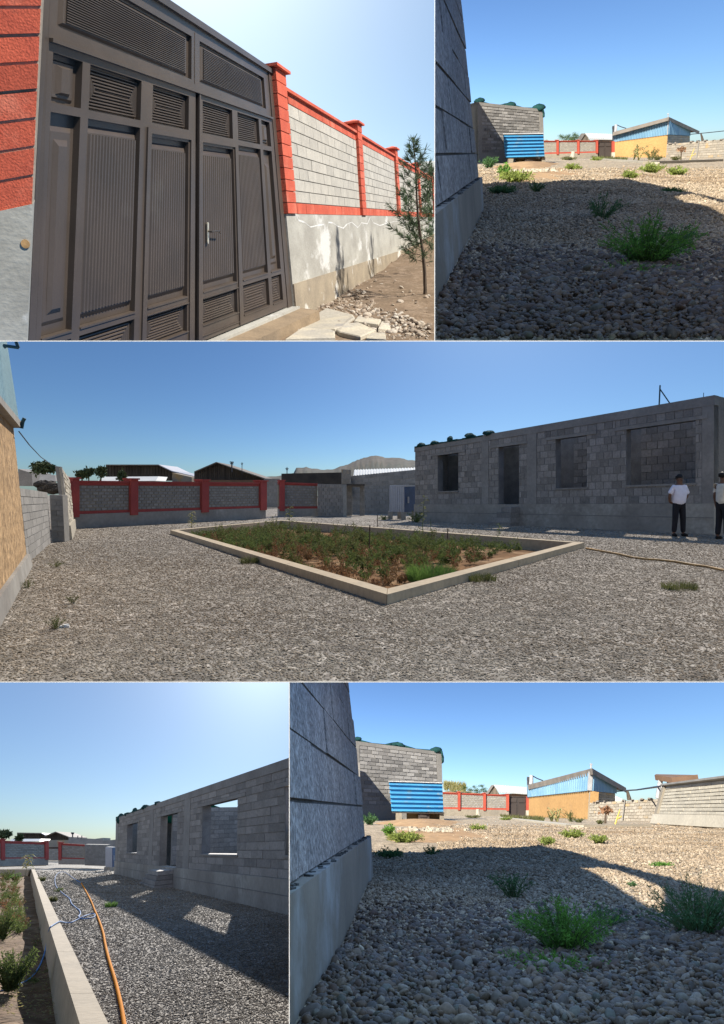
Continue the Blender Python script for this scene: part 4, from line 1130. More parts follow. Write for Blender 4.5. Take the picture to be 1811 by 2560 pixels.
    v, f = corr(us_, 0, 1, .0, 1, 17, .10, 'u', .02); part(t, 'corrugated_sheet', v, f, M_PALEBLUE)
    part(t, 'attic_core', *us_.box(.01, .99, 0, .97, -.08, -.02), M_FPL)
    m = MB(); m.add(*up.box(.992, 1.004, 0, 1.0, -.05, .13)); part(t, 'corner_strip', m.v, m.f, M_PIPE)
    # roof: eave ends over the left face, tip beyond the right
    e0, e1, e2 = S.P(900, 402, Z0-.5), S.P(1137, 340, Z1-.5), S.P(1262, 412, z2*1.02)
    back0, back2 = S.P(903, 400, Z0+4), S.P(1250, 405, z2*1.25)
    v = [e0, e1, e2, back2, back0]; n5 = 5; v = v+[p-np.array((0, 0, .28)) for p in v]
    part(t, 'roof', v, [list(range(5)), list(range(9, 4, -1))]+[[j, 5+j, 5+(j+1) % 5, (j+1) % 5] for j in range(5)], M_EAVE)
    v = [S.P(1221, 396, z2-.1), S.P(1260, 413, z2*1.02-.2), S.P(1221, 418, z2)]; v += [p+(0, .4, 0) for p in v]
    part(t, 'soffit', v, [[0, 1, 2], [3, 5, 4], [0, 3, 4, 1], [1, 4, 5, 2], [2, 5, 3, 0]], M_RUST)
    m = MB(); b0 = S.P(1133, 343, Z1); b1 = S.P(1133, 322, Z1); m.tube([b0, b1], .04, 5); m.tube([S.P(1128, 327, Z1), S.P(1138, 327, Z1)], .03, 5); part(t, 'roof_aerial', m.v, m.f, M_PIPE)
    # ---- pole with insulators and pipe
    m = MB(); m.tube([S.P(902, 450, Z0+1), S.P(902, 372, Z0+1)], .10, 6); m2 = MB()
    t = Thing(S, 'power_pole', S.P(902, 450, Z0+1), 'thin dark power pole at the left corner of the ochre house, %s picture' % pic, 'pole')
    part(t, 'shaft', m.v, m.f, M_WIRE)
    for yy in (378, 384): m2 = MB(); m2.tube([S.P(897, yy, Z0+1), S.P(909, yy-2, Z0+1)], .07, 5); part(t, 'crossarm', m2.v, m2.f, M_WIRE)
    m = MB(); m.tube([S.P(912, 400, Z0), S.P(913, 366, Z0)], .14, 7, .12); single(S, 'white_pipe', m.v, m.f, M_PIPE, 'pale pipe rising beside the power pole, %s picture' % pic, 'pipe')
    m = MB(); m.tube([S.P(915, 367, Z0), S.P(935, 378, Z0), S.P(956, 386, Z0)], .035, 4); single(S, 'power_wire', m.v, m.f, M_WIRE, 'dark wire from the pipe down to the blue roof, %s picture' % pic, 'wire')
    # ---- ragged grey wall
    Z3 = S.GZ(1372, 547)
    rg = Patch(S.P(1122, 548, Z1*.98), S.P(1375, 549, Z1*.93), S.P(1128, 467, Z1*.98), S.P(1390, 452, Z1*.93))
    t = Thing(S, 'ragged_wall', rg.at(.5, 0), 'low grey block wall with ragged top right of the ochre house, %s picture' % pic, 'wall')
    part(t, 'mortar', *rg.box(0, 1, -.03, .985, -.4, -.02), M_FPL)
    blocks(t, rg, 0, .50, 0, 1, 8, 7, M_RAGG, gap=.02, jit=.01, limit=60); blocks(t, rg, .52, 1, 0, 1, 8, 7, M_RAGG, gap=.02, jit=.01, limit=60)
    part(t, 'post', *rg.box(.503, .518, 0, 1.02, -.2, .08), M_BLKC)
    for k in range(16):
        u = random.choice([.04, .06, .10, .13, .21, .37, .48, .60, .68, .73, .84, .87])+random.uniform(-.01, .01); part(t, 'coping_stone', *rg.box(u, u+random.uniform(.012, .035), .985, 1.0+random.uniform(.01, .07), -.4, .12), M_EAVE)
    # dry sapling in front
    b0 = S.G(1185, 545, 0); k0 = b0[1]/F/1.475*1.0
    t = Thing(S, 'dry_sapling', b0, 'thin sapling with pinkish leaves before the ragged wall, %s picture' % pic, 'tree')
    m = MB(); m.tube([b0, S.P(1187, 510, b0[1]), S.P(1189, 495, b0[1])], .05, 5, .02)
    for dx, dy in ((-14, -6), (14, -8), (-8, -10), (9, -3)): m.tube([S.P(1188, 503, b0[1]), S.P(1189+dx, 498+dy, b0[1])], .02, 4, .01)
    part(t, 'stem', m.v, m.f, M_BARK)
    v = []; f = []
    for k in range(90): leafquads(S.P(1189+random.gauss(0, 9), 494+random.gauss(0, 3.5), b0[1]), rng.normal(0, 1, 3), .16, .10, v, f)
    v, f = keep(S, v, f); part(t, 'leaves', v, f, mat('pinkish_leaf', (.38, .22, .13), bump=0, trans=.3), noclip=True)
    b0 = S.G(1222, 547); m = MB(); m.tube([b0, S.P(1232, 515, b0[1]), S.P(1240, 492, b0[1])], .03, 6, .02); m.tube([S.P(1228, 528, b0[1]), S.P(1246, 517, b0[1])], .025, 5)
    single(S, 'yellow_post', m.v, m.f, M_YEL, 'leaning yellow stick in the bed before the ragged wall, %s picture' % pic, 'post')
    # white roof tip, stick
    v = [S.P(1221, 441, Z1*1.6), S.P(1250, 455, Z1*1.6), S.P(1250, 464, Z1*1.6), S.P(1221, 464, Z1*1.6)]; v += [p+(0, 3, 0) for p in v]; single(S, 'white_roof', v, BOXF, M_WROOF, 'white roof corner showing above the ragged wall, %s picture' % pic, 'roof')
    m = MB(); m.tube([S.P(1267, 424, Z1), S.P(1271, 440, Z1), S.P(1274, 458, Z1)], .06, 5, .12); single(S, 'bare_stick', m.v, m.f, M_BARK, 'bare upright branch above the ragged wall, %s picture' % pic, 'branch')
    # ---- canopy, wire, pale block wall (only where the picture reaches that far)
    if S.key == 'E':
        Za, Zb_ = S.GZ(1372, 546), S.GZ(1622, 556)
        Zb_ = Za*.72
        wp = Patch(S.P(1362, 543, Za), S.P(1700, 563, Zb_*.92), S.P(1403, 402, Za), S.P(1700, 366, Zb_*.92))
        t = Thing(S, 'pale_block_wall', wp.at(.5, 0), 'long pale block wall with concrete plinth at the right side of the lower right picture', 'wall')
        part(t, 'plinth', *wp.box(0, 1, -.03, .21, -.4, .10), M_LIME); part(t, 'plinth_ledge', *wp.box(0, 1, .21, .235, -.4, .06), M_FPL)
        part(t, 'mortar', *wp.box(.01, 1, .235, .95, -.3, -.012), M_FPL)
        blocks(t, wp, .045, 1, .235, .955, 9, 12, M_LIME, gap=.025, jit=.012, limit=160, shift=.4)
        part(t, 'coping', *wp.box(-.005, 1, .955, 1.0, -.5, .12), M_BLKC); part(t, 'end_pillar', *wp.box(0, .042, .235, .955, -.35, .06), M_FPL)
        t = Thing(S, 'canopy', S.P(1380, 450, Za), 'sagging brown sheet canopy on thin posts above the pale block wall', 'canopy')
        v = [S.P(1370, 384, Za*1.05), S.P(1432, 394, Za), S.P(1530, 383, Za), S.P(1525, 380, Za*1.3), S.P(1375, 377, Za*1.3)]; v += [p+np.array((0, 0, .18)) for p in v]
        part(t, 'roof_sheet', v, [[0, 1, 2, 3, 4][::-1], [5, 6, 7, 8, 9]]+[[j, (j+1) % 5, 5+(j+1) % 5, 5+j] for j in range(5)], M_RUST)
        for a_, b_ in (((1389, 386), (1379, 452)), ((1386, 392), (1391, 412)), ((1421, 392), (1421, 400))):
            m = MB(); m.tube([S.P(*a_, Za*1.04), S.P(*b_, Za*1.04)], .09, 6); part(t, 'post', m.v, m.f, M_PIPE)
        m = MB(); m.tube([S.P(1225, 425, z2), S.P(1300, 420, z2), S.P(1388, 407, Za)], .035, 4); single(S, 'power_wire', m.v, m.f, M_WIRE, 'thin wire from the blue gable across to the canopy', 'wire')
    else:
        m = MB(); m.tube([S.P(1225, 425, z2), S.P(1300, 420, z2), S.P(1360, 415, z2)], .035, 4); single(S, 'power_wire', m.v, m.f, M_WIRE, 'thin wire running right from the blue gable', 'wire')
    # ---- kerb of the bed
    kz0, kz1 = S.GZ(1060, 557), S.GZ(1356, 558)
    k0_, k1_ = S.G(1060, 558), S.G(1356, 557)
    t = Thing(S, 'bed_kerb', k0_, 'low concrete kerb of the planting bed before the ochre house, %s picture' % pic, 'kerb')
    def bar(p0, p1, wd, hh):
        d_ = p1-p0; d_ /= np.linalg.norm(d_); n_ = np.array((-d_[1], d_[0], 0))*wd
        return [p0, p1, p1+n_, p0+n_]+[x+np.array((0, 0, hh)) for x in (p0, p1, p1+n_, p0+n_)], BOXF
    hh = 8.0/1.475/F*kz0
    part(t, 'kerb_bar', *bar(k0_, k1_, .35, hh), M_FPL); part(t, 'kerb_bar', *bar(S.G(790, 523.5), k0_, .35, hh*.8), M_LIME)
    # ---- plants of the bed
    def corn(x, y, w_, h_, lab, m_=M_CORN):
        b = S.G(x, y); kk = b[1]/F/1.475; t = Thing(S, 'corn_plant', b, lab, 'plant'); m = MB(); v = []; f = []
        for j in range(3):
            tip = b+np.array((random.uniform(-.4, .4)*w_*kk, random.uniform(-.2, .2), h_*kk*random.uniform(.8, 1))); m.tube([b, (b+tip)/2, tip], .04, 5, .015)
            for i in range(9):
                q_ = .2+.8*i/9; c = b+(tip-b)*q_; a_ = random.uniform(0, 6.28); L_ = w_*kk*.45; dd = np.array((math.cos(a_), math.sin(a_), .5))
                p1 = c+dd*L_*.5; p2 = c+np.array((math.cos(a_), math.sin(a_), .0))*L_; n_ = np.array((-math.sin(a_), math.cos(a_), 0))*L_*.09; k = len(v)
                v += [c-n_*.5, c+n_*.5, p1+n_, p1-n_, p2]; f += [[k, k+1, k+2, k+3], [k+3, k+2, k+4]]
        part(t, 'stalks', m.v, m.f, m_); v, f = keep(S, v, f); part(t, 'leaves', v, f, m_, noclip=True)
    corn(1008, 538, 60, 50, 'tall yellowing corn plant in the bed before the ochre wall, %s picture' % pic)
    corn(988, 536, 40, 34, 'small bent corn plant left of the tall one, %s picture' % pic, M_LEAFO)
    weed(S, 1060, 538, 'bushy green plant in the bed right of the corn, %s picture' % pic, M_LEAFO, 30, 36, 4, 20, 9, cat='plant', name='bed_plant', group=None)
    weed(S, 1088, 541, 'low olive plant at the kerb corner, %s picture' % pic, M_LEAFO, 12, 30, 4, 20, 9, cat='plant', name='bed_plant')
    weed(S, 1165, 547, 'low olive plant left of the yellow stick, %s picture' % pic, M_LEAFO, 11, 24, 4, 20, 9, cat='plant', name='bed_plant')
    vv = []; ff = []
    for k in range(500):
        x = random.uniform(800, 960); y = 520+(x-800)*.09+random.uniform(-1, 2); b = S.G(x, y); leafquads(b, np.array((random.uniform(-.5, .5), random.uniform(-.5, .5), 1)), random.uniform(.10, .28), .04, vv, ff)
    vv, ff = keep(S, vv, ff); single(S, 'weedy_grass', vv, ff, M_LEAFO, kind='stuff', noclip=True)
    # ---- weeds
    W = lambda x, y, lab, m_, h_, w_, lf, ns, nl=12, **k: weed(S, x, y, lab+', %s picture' % pic, m_, h_, w_, lf, ns, nl, group=None, **k)
    W(716, 570, 'round light green tuft on the gravel right of the sandy patch', M_LEAFY, 13, 40, 5, 40)
    W(1062, 602, 'widest yellow green tuft on the sunlit gravel', M_LEAFY, 24, 60, 6, 60)
    W(970, 624, 'small yellow green tuft just beyond the shadow corner', M_LEAFY, 18, 38, 6, 40)
    W(1164, 616, 'yellow green tuft right of the widest tuft', M_LEAFY, 20, 48, 6, 46)
    W(700, 524, 'low flat weed at the foot of the red fence', M_LEAFO, 7, 40, 3.5, 30)
    W(820, 531, 'low weed patch before the brown gate', M_LEAFY, 7, 30, 3.5, 24)
    W(445, 618, 'broad yellow green weed patch in the sun by the house corner', M_LEAFY, 28, 90, 7, 90)
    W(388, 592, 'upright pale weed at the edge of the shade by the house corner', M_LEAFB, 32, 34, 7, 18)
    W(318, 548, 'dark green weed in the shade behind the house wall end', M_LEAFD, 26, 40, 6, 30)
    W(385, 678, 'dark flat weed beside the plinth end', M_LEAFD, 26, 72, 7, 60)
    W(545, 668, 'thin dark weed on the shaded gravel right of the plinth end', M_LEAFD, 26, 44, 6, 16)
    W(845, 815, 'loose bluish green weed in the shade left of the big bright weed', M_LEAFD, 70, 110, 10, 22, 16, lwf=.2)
    W(1290, 780, 'small weed in the shadow below the sunlit strip', M_LEAFD, 12, 30, 6, 12) if S.key == 'E' else None
    W(1040, 1030, 'largest weed, bright green and feathery, on the near dark pebbles', M_LEAFB, 125, 240, 13, 80, 26, side=.35, lwf=.18)
    W(1010, 1082, 'low bright green runners at the foot of the largest weed', M_LEAFB, 30, 260, 11, 46, 20, side=.35, lwf=.2)
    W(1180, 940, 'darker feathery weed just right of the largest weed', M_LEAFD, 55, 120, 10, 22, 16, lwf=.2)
    if S.key == 'E':
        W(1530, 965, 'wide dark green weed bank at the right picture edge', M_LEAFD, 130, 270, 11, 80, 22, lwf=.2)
        W(1390, 708, 'small light green weed in the sun above the sunlit strip', M_LEAFB, 14, 60, 6, 34)
    else:
        W(1150, 700, 'thin dark green weed in the shade at the right', M_LEAFD, 14, 60, 6, 34)

SUNS['E'] = ((-.7, -1.0, .8), 5.0, .25, (1.0, .93, .80)); SUNS['B'] = SUNS['E']
yard(E, 'lower right', 0, [(330, 655), (950, 624), (1620, 800), [(1098, 712), (1190, 708), (1404, 790), (1394, 872)]])
yard(B, 'upper right', -38, [(330, 648), (950, 624), (1360, 742), [(1158, 716), (1236, 713), (1480, 792), (1470, 872)]])
sky(E, 110, 45, 160, 2.2, .082, (.68, .90, 1.16), dust=.4)
sky(B, 110, 45, 160, 2.2, .078, (.66, .89, 1.18), dust=.4)
# ================================================================== middle picture and lower left picture: the court with the unfinished block house
Cc.zoom = D.zoom = lambda x, y: (x, y)
Cc.h = 1.3; D.h = 1.4
M_HBLK = mat('house_block', (.265, .25, .235), (.215, .203, .19), nscale=1.0, bump=.5, bscale=16, rnd=.22, fine=.16, col3=(.17, .165, .16), s3=.8, t3=(.55, .7))
M_HCON = mat('house_concrete', (.26, .25, .235), (.20, .19, .18), nscale=.9, bump=.3, bscale=10, fine=.1)
M_HPLI = mat('house_plinth', (.30, .285, .255), (.22, .205, .185), nscale=.7, bump=.25, bscale=8, fine=.1, col3=(.34, .33, .30), s3=.5)
M_HMOR = mat('house_mortar', (.205, .20, .195), nscale=3, bump=.2)
M_KERB = mat('kerb_concrete', (.47, .39, .28), (.40, .335, .245), nscale=1.5, bump=.3, bscale=14, fine=.1, spec=.06)
M_CLAY = mat('clay_plaster', (.42, .28, .15), (.33, .215, .11), nscale=2.5, bump=1.0, bscale=9, fine=.42, dist=.05, col3=(.20, .13, .07), s3=3.5, t3=(.56, .66))
M_TEAL = mat('teal_sheet', (.30, .44, .46), (.24, .38, .42), nscale=.8, rough=.5, bump=.05)
M_DTEAL = mat('teal_rod', (.03, .08, .10), rough=.5, bump=0)
M_REDC = mat('dull_red_paint', (.36, .07, .06), (.30, .06, .055), nscale=1.5, rough=.85, bump=.2, rnd=.06)
M_DROOF = mat('dark_boards', (.07, .06, .05), (.045, .04, .035), nscale=1.5, rnd=.25, bump=.2)
M_SOILC = mat('bed_soil', (.21, .12, .062), (.125, .075, .04), nscale=1.6, bump=.9, bscale=9, fine=.25, spec=.03, col3=(.27, .175, .10), s3=1.1, t3=(.5, .58), dist=.04)
M_LEAFR = mat('reddish_leaf', (.25, .13, .065), (.17, .11, .05), nscale=3, bump=0, rnd=.25, trans=.25)
M_LEAFG = mat('bed_leaf', (.15, .19, .06), (.10, .135, .04), nscale=3, bump=0, rnd=.25, trans=.3)
M_GRASSC = mat('bright_grass', (.15, .26, .06), (.11, .20, .05), nscale=8, bump=0, rnd=.15, trans=.35)
M_OLIVE = mat('olive_grass', (.15, .16, .055), (.11, .12, .045), nscale=8, bump=0, rnd=.15, trans=.3)
M_HOSEO = mat('orange_hose', (.80, .27, .003), (.72, .24, .003), nscale=3, rough=.9, spec=.02, bump=0)
M_HOSET = mat('tan_hose', (.42, .26, .10), rough=.6, bump=0)
M_HOSEB = mat('blue_hose', (.13, .28, .55), (.10, .24, .48), nscale=5, rough=.8, spec=.05, bump=0)
M_CABL = mat('light_sheet', (.42, .43, .46), (.36, .37, .40), nscale=1, rough=.5, bump=.05)
M_CABB = mat('dark_blue_sheet', (.035, .07, .17), rough=.5, bump=.05)
M_HILLC = mat('far_hill', (.075, .085, .07), (.11, .095, .075), nscale=.06, bump=.6, bscale=.5, fine=.2)
M_FARG = mat('far_green', (.13, .155, .11), (.10, .12, .09), nscale=1, bump=0, rnd=.1)
M_TREEF = mat('far_tree_leaf', (.06, .085, .035), (.08, .10, .045), nscale=1, bump=0, rnd=.25)
M_SKIN = mat('skin', (.17, .09, .06), nscale=3, bump=0, rough=.6)
M_HAIR = mat('black_hair', (.012, .010, .010), bump=0, rough=.6)
M_SHIRT = mat('white_shirt', (.74, .72, .80), (.68, .66, .75), nscale=6, bump=.4, bscale=9, fine=.05)
M_TROU = mat('dark_trousers', (.018, .018, .024), nscale=6, bump=.3, bscale=9)
M_SHOE = mat('dark_shoe', (.015, .013, .012), bump=0)
M_GSTC = pebmat('court_gravel', [(.15, .123, .092), (.34, .285, .215), (.225, .19, .145), (.43, .365, .285), (.17, .143, .108), (.29, .245, .185)], rough=.9, spec=.2)
T_GSTC = pebble_tree('court_gravel_stones', M_GSTC, 1, .22)
M_GRAVC = gravelmat('court_gravel_bed', [(.12, .105, .09), (.27, .245, .205), (.19, .17, .145), (.35, .315, .27), (.15, .13, .11)], 22, stretch=(1, .55, 1))
M_GNET = mat('green_net_film', (.03, .20, .16), (.025, .16, .13), nscale=.6, bump=0, trans=.55)

def conv(ox, oy, k): return lambda x, y: (ox+x/k, oy+y/k)
c1, c2, c3, c4, c5, c6 = conv(0, 850, 3.234), conv(150, 1130, 2.9527), conv(650, 1110, 3.609), conv(1020, 960, 3.7767), conv(1400, 950, 3.9513), conv(420, 1260, 2.3882)
d1, d2, d3 = conv(0, 2050, 5.075), conv(260, 1900, 3.5076), conv(0, 2160, 4.921)

def slab(S, pts, dz=0.0, dy=.2):               # flat outline given thickness away from the viewer
    n = len(pts); v = [np.asarray(p) for p in pts]; v += [p+np.array((0, dy, dz)) for p in v]
    return v, [list(range(n)), list(range(2*n-1, n-1, -1))]+[[j, n+j, n+(j+1) % n, (j+1) % n] for j in range(n)]

def redfence(S, bl, br, tl, tr, pill, bays, lab, v_=(.30, .36, .90), pw=None, limit=80, rows=8):
    fp = Patch(S.P(*bl), S.P(*br), S.P(*tl), S.P(*tr)); ym = (bl[1]+tl[1])/2
    uu = lambda x: fp.uv(S, x, ym)[0]
    t = Thing(S, 'red_fence', fp.at(.5, 0), lab, 'fence')
    part(t, 'plinth', *fp.box(0, 1, -.04, v_[0], -.25, .05), M_HPLI)
    part(t, 'mortar', *fp.box(0, 1, v_[0], .96, -.2, -.015), M_FPL)
    part(t, 'band', *fp.box(0, 1, v_[0], v_[1], -.22, .02), M_REDC); part(t, 'band', *fp.box(0, 1, v_[2], .96, -.22, .02), M_REDC)
    part(t, 'coping', *fp.box(0, 1, .96, 1.0, -.28, .07), M_REDC)
    for x0, x1 in pill:
        p_ = part(t, 'pillar', *fp.box(uu(x0), uu(x1), v_[0]-.06, 1.03, -.3, .12), M_REDC)
        part(t, 'cap', *fp.box(uu(x0-1.5), uu(x1+1.5), 1.03, 1.065, -.34, .18), M_REDC, p_)
    for x0, x1, c in bays: blocks(t, fp, uu(x0), uu(x1), v_[1], v_[2], rows, c, M_FBLK, gap=.035, jit=.015, limit=limit, depth=.1)
    return t, fp

def blob(c, rx, ry, rz, seed=0, n=12, m=8):
    v = []
    for k in range(m+1):
        for j in range(n):
            a_ = 2*math.pi*j/n; b_ = math.pi*k/m; w = 1+.2*math.sin(3*a_+k+seed)
            v.append(np.asarray(c)+np.array((rx*math.sin(b_)*math.cos(a_)*w, ry*math.sin(b_)*math.sin(a_), rz*math.cos(b_)*w)))
    return v, [[k*n+j, k*n+(j+1) % n, (k+1)*n+(j+1) % n, (k+1)*n+j] for k in range(m) for j in range(n)]

def block_house(S, HP, holes, vp, lintels, posts, nrow, ncol, label, bw=-5.2, limit=290):
    """facade with openings, rear wall, end walls; holes in (u,v)"""
    t = Thing(S, 'block_house', HP.at(.4, 0), label, 'house')
    th = .32
    backing(t, HP, 0, 1, vp, .93, holes, M_HMOR, -th, -.008, name='wall_core')
    backing(t, HP, -.002, 1.002, -.10, vp, [h for h in holes if h[2] < vp], M_HPLI, -th-.05, .05, name='plinth')
    part(t, 'plinth_joint', *HP.box(0, 1, vp*.52, vp*.55, .0, .058), M_HMOR)
    part(t, 'ring_beam', *HP.box(-.002, 1.002, .93, 1.0, -th, .02), M_HCON)
    for u0, u1 in posts: part(t, 'concrete_post', *HP.box(u0, u1, vp, .93, -th+.01, .014), M_HCON)
    for u0, u1, v0, v1 in lintels: part(t, 'lintel', *HP.box(u0, u1, v0, v1, -th-.01, .03), M_HCON)
    hb = list(holes)+[(p[0], p[1], vp, .93) for p in posts]+[tuple(l) for l in lintels]
    blocks(t, HP, 0, 1, vp, .93, nrow, ncol, M_HBLK, holes=hb, gap=.02, jit=.014, depth=.10, limit=limit, lenj=.12)
    # sills
    for h in holes:
        if h[2] > vp+.02: part(t, 'sill', *HP.box(h[0]-.004, h[1]+.004, h[2]-.012, h[2]+.002, -th, .035), M_HCON)
    # rear wall and end walls in plain block
    rh = .96 if bw > -3 else .80
    part(t, 'rear_wall', *HP.box(0, 1, -.05, rh, bw-.3, bw), M_HMOR)
    for h in holes:
        if h[1]-h[0] > .08: rear_blocks(t, HP, h[0]-.03, h[1]+.05, vp, rh, bw)
    for u0 in (0.0,): part(t, 'end_wall', *HP.box(u0, u0+.3/HP.lenu(), -.05, .97, bw, -th), M_HBLK)
    part(t, 'end_wall', *HP.box(1-.3/HP.lenu(), 1, -.05, .99, bw, -th), M_HBLK)
    return t

def rear_blocks(t, HP, u0, u1, v0, v1, bw):
    u0, u1 = max(u0, 0), min(u1, 1); n = max(2, int((u1-u0)*34))
    q = Patch(HP.at(u0, v0, bw), HP.at(u1, v0, bw), HP.at(u0, v1, bw), HP.at(u1, v1, bw))
    blocks(t, q, 0, 1, 0, 1, 11, n, M_HBLK, gap=.02, jit=.015, depth=.05, proud=.015, limit=90)

def kerb_ring(S, t, outer, w, z0, z1, m, closed=True):
    """kerb walls along ground points (outer edge), each side a bar"""
    P_ = [np.array(p) for p in outer]; n = len(P_); inn = []
    c = sum(P_)/n
    ins = []
    for i in range(n):
        a, b, d_ = P_[i-1], P_[i], P_[(i+1) % n]
        e1 = (b-a)[:2]; e1 = e1/np.linalg.norm(e1); e2 = (d_-b)[:2]; e2 = e2/np.linalg.norm(e2)
        n1 = np.array((-e1[1], e1[0])); n2 = np.array((-e2[1], e2[0]))
        if n1@(c-b)[:2] < 0: n1 = -n1
        if n2@(c-b)[:2] < 0: n2 = -n2
        q = (n1+n2); q = q/(1+n1@n2); ins.append(np.array((b[0]+q[0]*w, b[1]+q[1]*w, b[2])))
    for i in range(n if closed else n-1):
        j = (i+1) % n
        a, b, ia, ib = P_[i], P_[j], ins[i], ins[j]
        L_ = np.linalg.norm(b-a); k = max(1, int(L_/3.2))
        for s_ in range(k):
            q0, q1 = s_/k, (s_+1)/k-.004/k*1
            r = [a+(b-a)*q0, a+(b-a)*q1, ia+(ib-ia)*q1, ia+(ib-ia)*q0]
            part(t, 'kerb_piece', [(p[0], p[1], -S.h+z0) for p in r]+[(p[0], p[1], -S.h+z1) for p in r], BOXF, m)
    return ins

def skinmesh(t, name, verts, edges, rad, m, parent=None, sub=2):
    me = bpy.data.meshes.new(name); me.from_pydata([tuple(np.asarray(v)-t.base) for v in verts], edges, []); me.materials.append(m)
    o = bpy.data.objects.new(name, me); t.S.col.objects.link(o); o.parent = parent or t.o
    sk = o.modifiers.new('skin', 'SKIN'); sk.use_smooth_shade = True
    lay = me.skin_vertices[0] if me.skin_vertices else None
    if lay is None:
        bm = bmesh.new(); bm.from_mesh(me); bm.verts.layers.skin.verify(); bm.to_mesh(me); bm.free(); lay = me.skin_vertices[0]
    for i, r in enumerate(rad):
        lay.data[i].radius = (r if hasattr(r, '__len__') else (r, r)); lay.data[i].use_root = (i == 0)
    o.modifiers.new('sub', 'SUBSURF').levels = sub; o.modifiers['sub'].render_levels = sub
    return o

def person(S, x, y, hgt, face, label, arms='folded', shirt=None):
    """standing adult; face: angle the body faces (0 = towards the viewer)"""
    b = S.G(x, y); k = hgt/1.75
    ca, sa = math.cos(face), math.sin(face)
    def L(px, py, pz): return b+k*np.array((px*ca-py*sa, px*sa+py*ca, pz))   # py negative = in front of the body
    t = Thing(S, 'person', b, label, 'person', None)
    # body: head, neck, torso core, arms, legs as one surface
    V = [L(0, 0, .95), L(0, .0, 1.15), L(0, .0, 1.38), L(0, -.01, 1.50), L(0, -.015, 1.60), L(0, -.01, 1.70)]
    E_ = [(0, 1), (1, 2), (2, 3), (3, 4), (4, 5)]; R_ = [.10, .10, .10, .055, .085, .075]
    for s_ in (-1, 1):
        i = len(V)
        if arms == 'folded': pts = [L(s_*.17, 0, 1.42), L(s_*.25, -.02, 1.14), L(s_*.17, -.20, 1.06), L(-s_*.03, -.235, 1.08)]
        elif arms == 'behind': pts = [L(s_*.18, 0, 1.42), L(s_*.27, .04, 1.14), L(s_*.20, .14, .98), L(s_*.05, .18, .93)]
        else: pts = [L(s_*.18, 0, 1.42), L(s_*.25, .02, 1.13), L(s_*.27, -.06, .88), L(s_*.26, -.09, .79)]
        V += pts; R_ += [.055, .043, .034, .030]; E_ += [(2, i), (i, i+1), (i+1, i+2), (i+2, i+3)]
        i = len(V); V += [L(s_*.10, 0, .88), L(s_*.12, -.01, .48), L(s_*.14, .02, .09), L(s_*.16, -.09, .035)]; R_ += [.085, .058, .042, .030]; E_ += [(0, i), (i, i+1), (i+1, i+2), (i+2, i+3)]
    body = skinmesh(t, 'body', V, E_, R_, M_SKIN)
    # nose and ears
    mb = MB()
    for px, py, pz, r in ((0, -.105, 1.615, .014), (-.085, 0, 1.62, .018), (.085, 0, 1.62, .018)): mb.add(*blob(L(px, py, pz), r*k, r*k, r*1.5*k, 0, 8, 5))
    part(t, 'face_features', mb.v, mb.f, M_SKIN, body, smooth=True, kind='stuff')
    mb = MB(); mb.add(*blob(L(0, .022, 1.685), .095*k, .105*k, .078*k, 1)); part(t, 'hair', mb.v, mb.f, M_HAIR, smooth=True)
    # shirt
    V = [L(0, 0, .84), L(0, -.005, 1.12), L(0, 0, 1.32), L(0, 0, 1.43)]; E_ = [(0, 1), (1, 2), (2, 3)]; R_ = [(.205, .165), (.20, .16), (.18, .125), (.10, .08)]
    for s_ in (-1, 1):
        i = len(V); mid = L(s_*.235, -.01 if arms != 'behind' else .02, 1.26)
        V += [L(s_*.17, 0, 1.41), mid, L(s_*.26, -.02, 1.20) if arms != 'behind' else L(s_*.265, .03, 1.20)]; R_ += [.075, .078, .080]; E_ += [(2, i), (i, i+1), (i+1, i+2)]
    skinmesh(t, 'shirt', V, E_, R_, shirt or M_SHIRT)
    V = [L(0, 0, .96), L(0, 0, 1.06)]; E_ = [(0, 1)]; R_ = [(.180, .145), (.16, .13)]
    for s_ in (-1, 1):
        i = len(V); V += [L(s_*.09, 0, .86), L(s_*.12, -.01, .48), L(s_*.14, .01, .10)]; R_ += [.105, .082, .070]; E_ += [(0, i), (i, i+1), (i+1, i+2)]
    skinmesh(t, 'trousers', V, E_, R_, M_TROU)
    for s_ in (-1, 1):
        mb = MB(); mb.tube([L(s_*.14, .04, .045), L(s_*.15, -.05, .05), L(s_*.165, -.15, .035)], [.045*k, .05*k, .035*k], 10); part(t, 'shoe', mb.v, mb.f, M_SHOE, smooth=True)
    return t

def court_gravel(S, n, z0, z1, r0, xs, excl=None, grow=.10):
    Y = z0*(z1/z0)**(rng.uniform(0, 1, n)**.9); X = rng.uniform(xs[0], xs[1], n)*Y
    r = r0*(1+(Y-z0)*grow)*np.exp(rng.normal(0, .28, n)); p = np.stack([X, Y, -S.h+r*.2], 1)
    fade = rng.uniform(0, 1, n) < np.clip((z1-Y)/(z1*.5), 0, 1)
    k = np.ones(n, bool) if excl is None else ~inpoly(X, Y, excl)
    k &= fade; gravel(S, 'gravel', p[k], r[k], T_GSTC, flat=.42, tilt=.25)

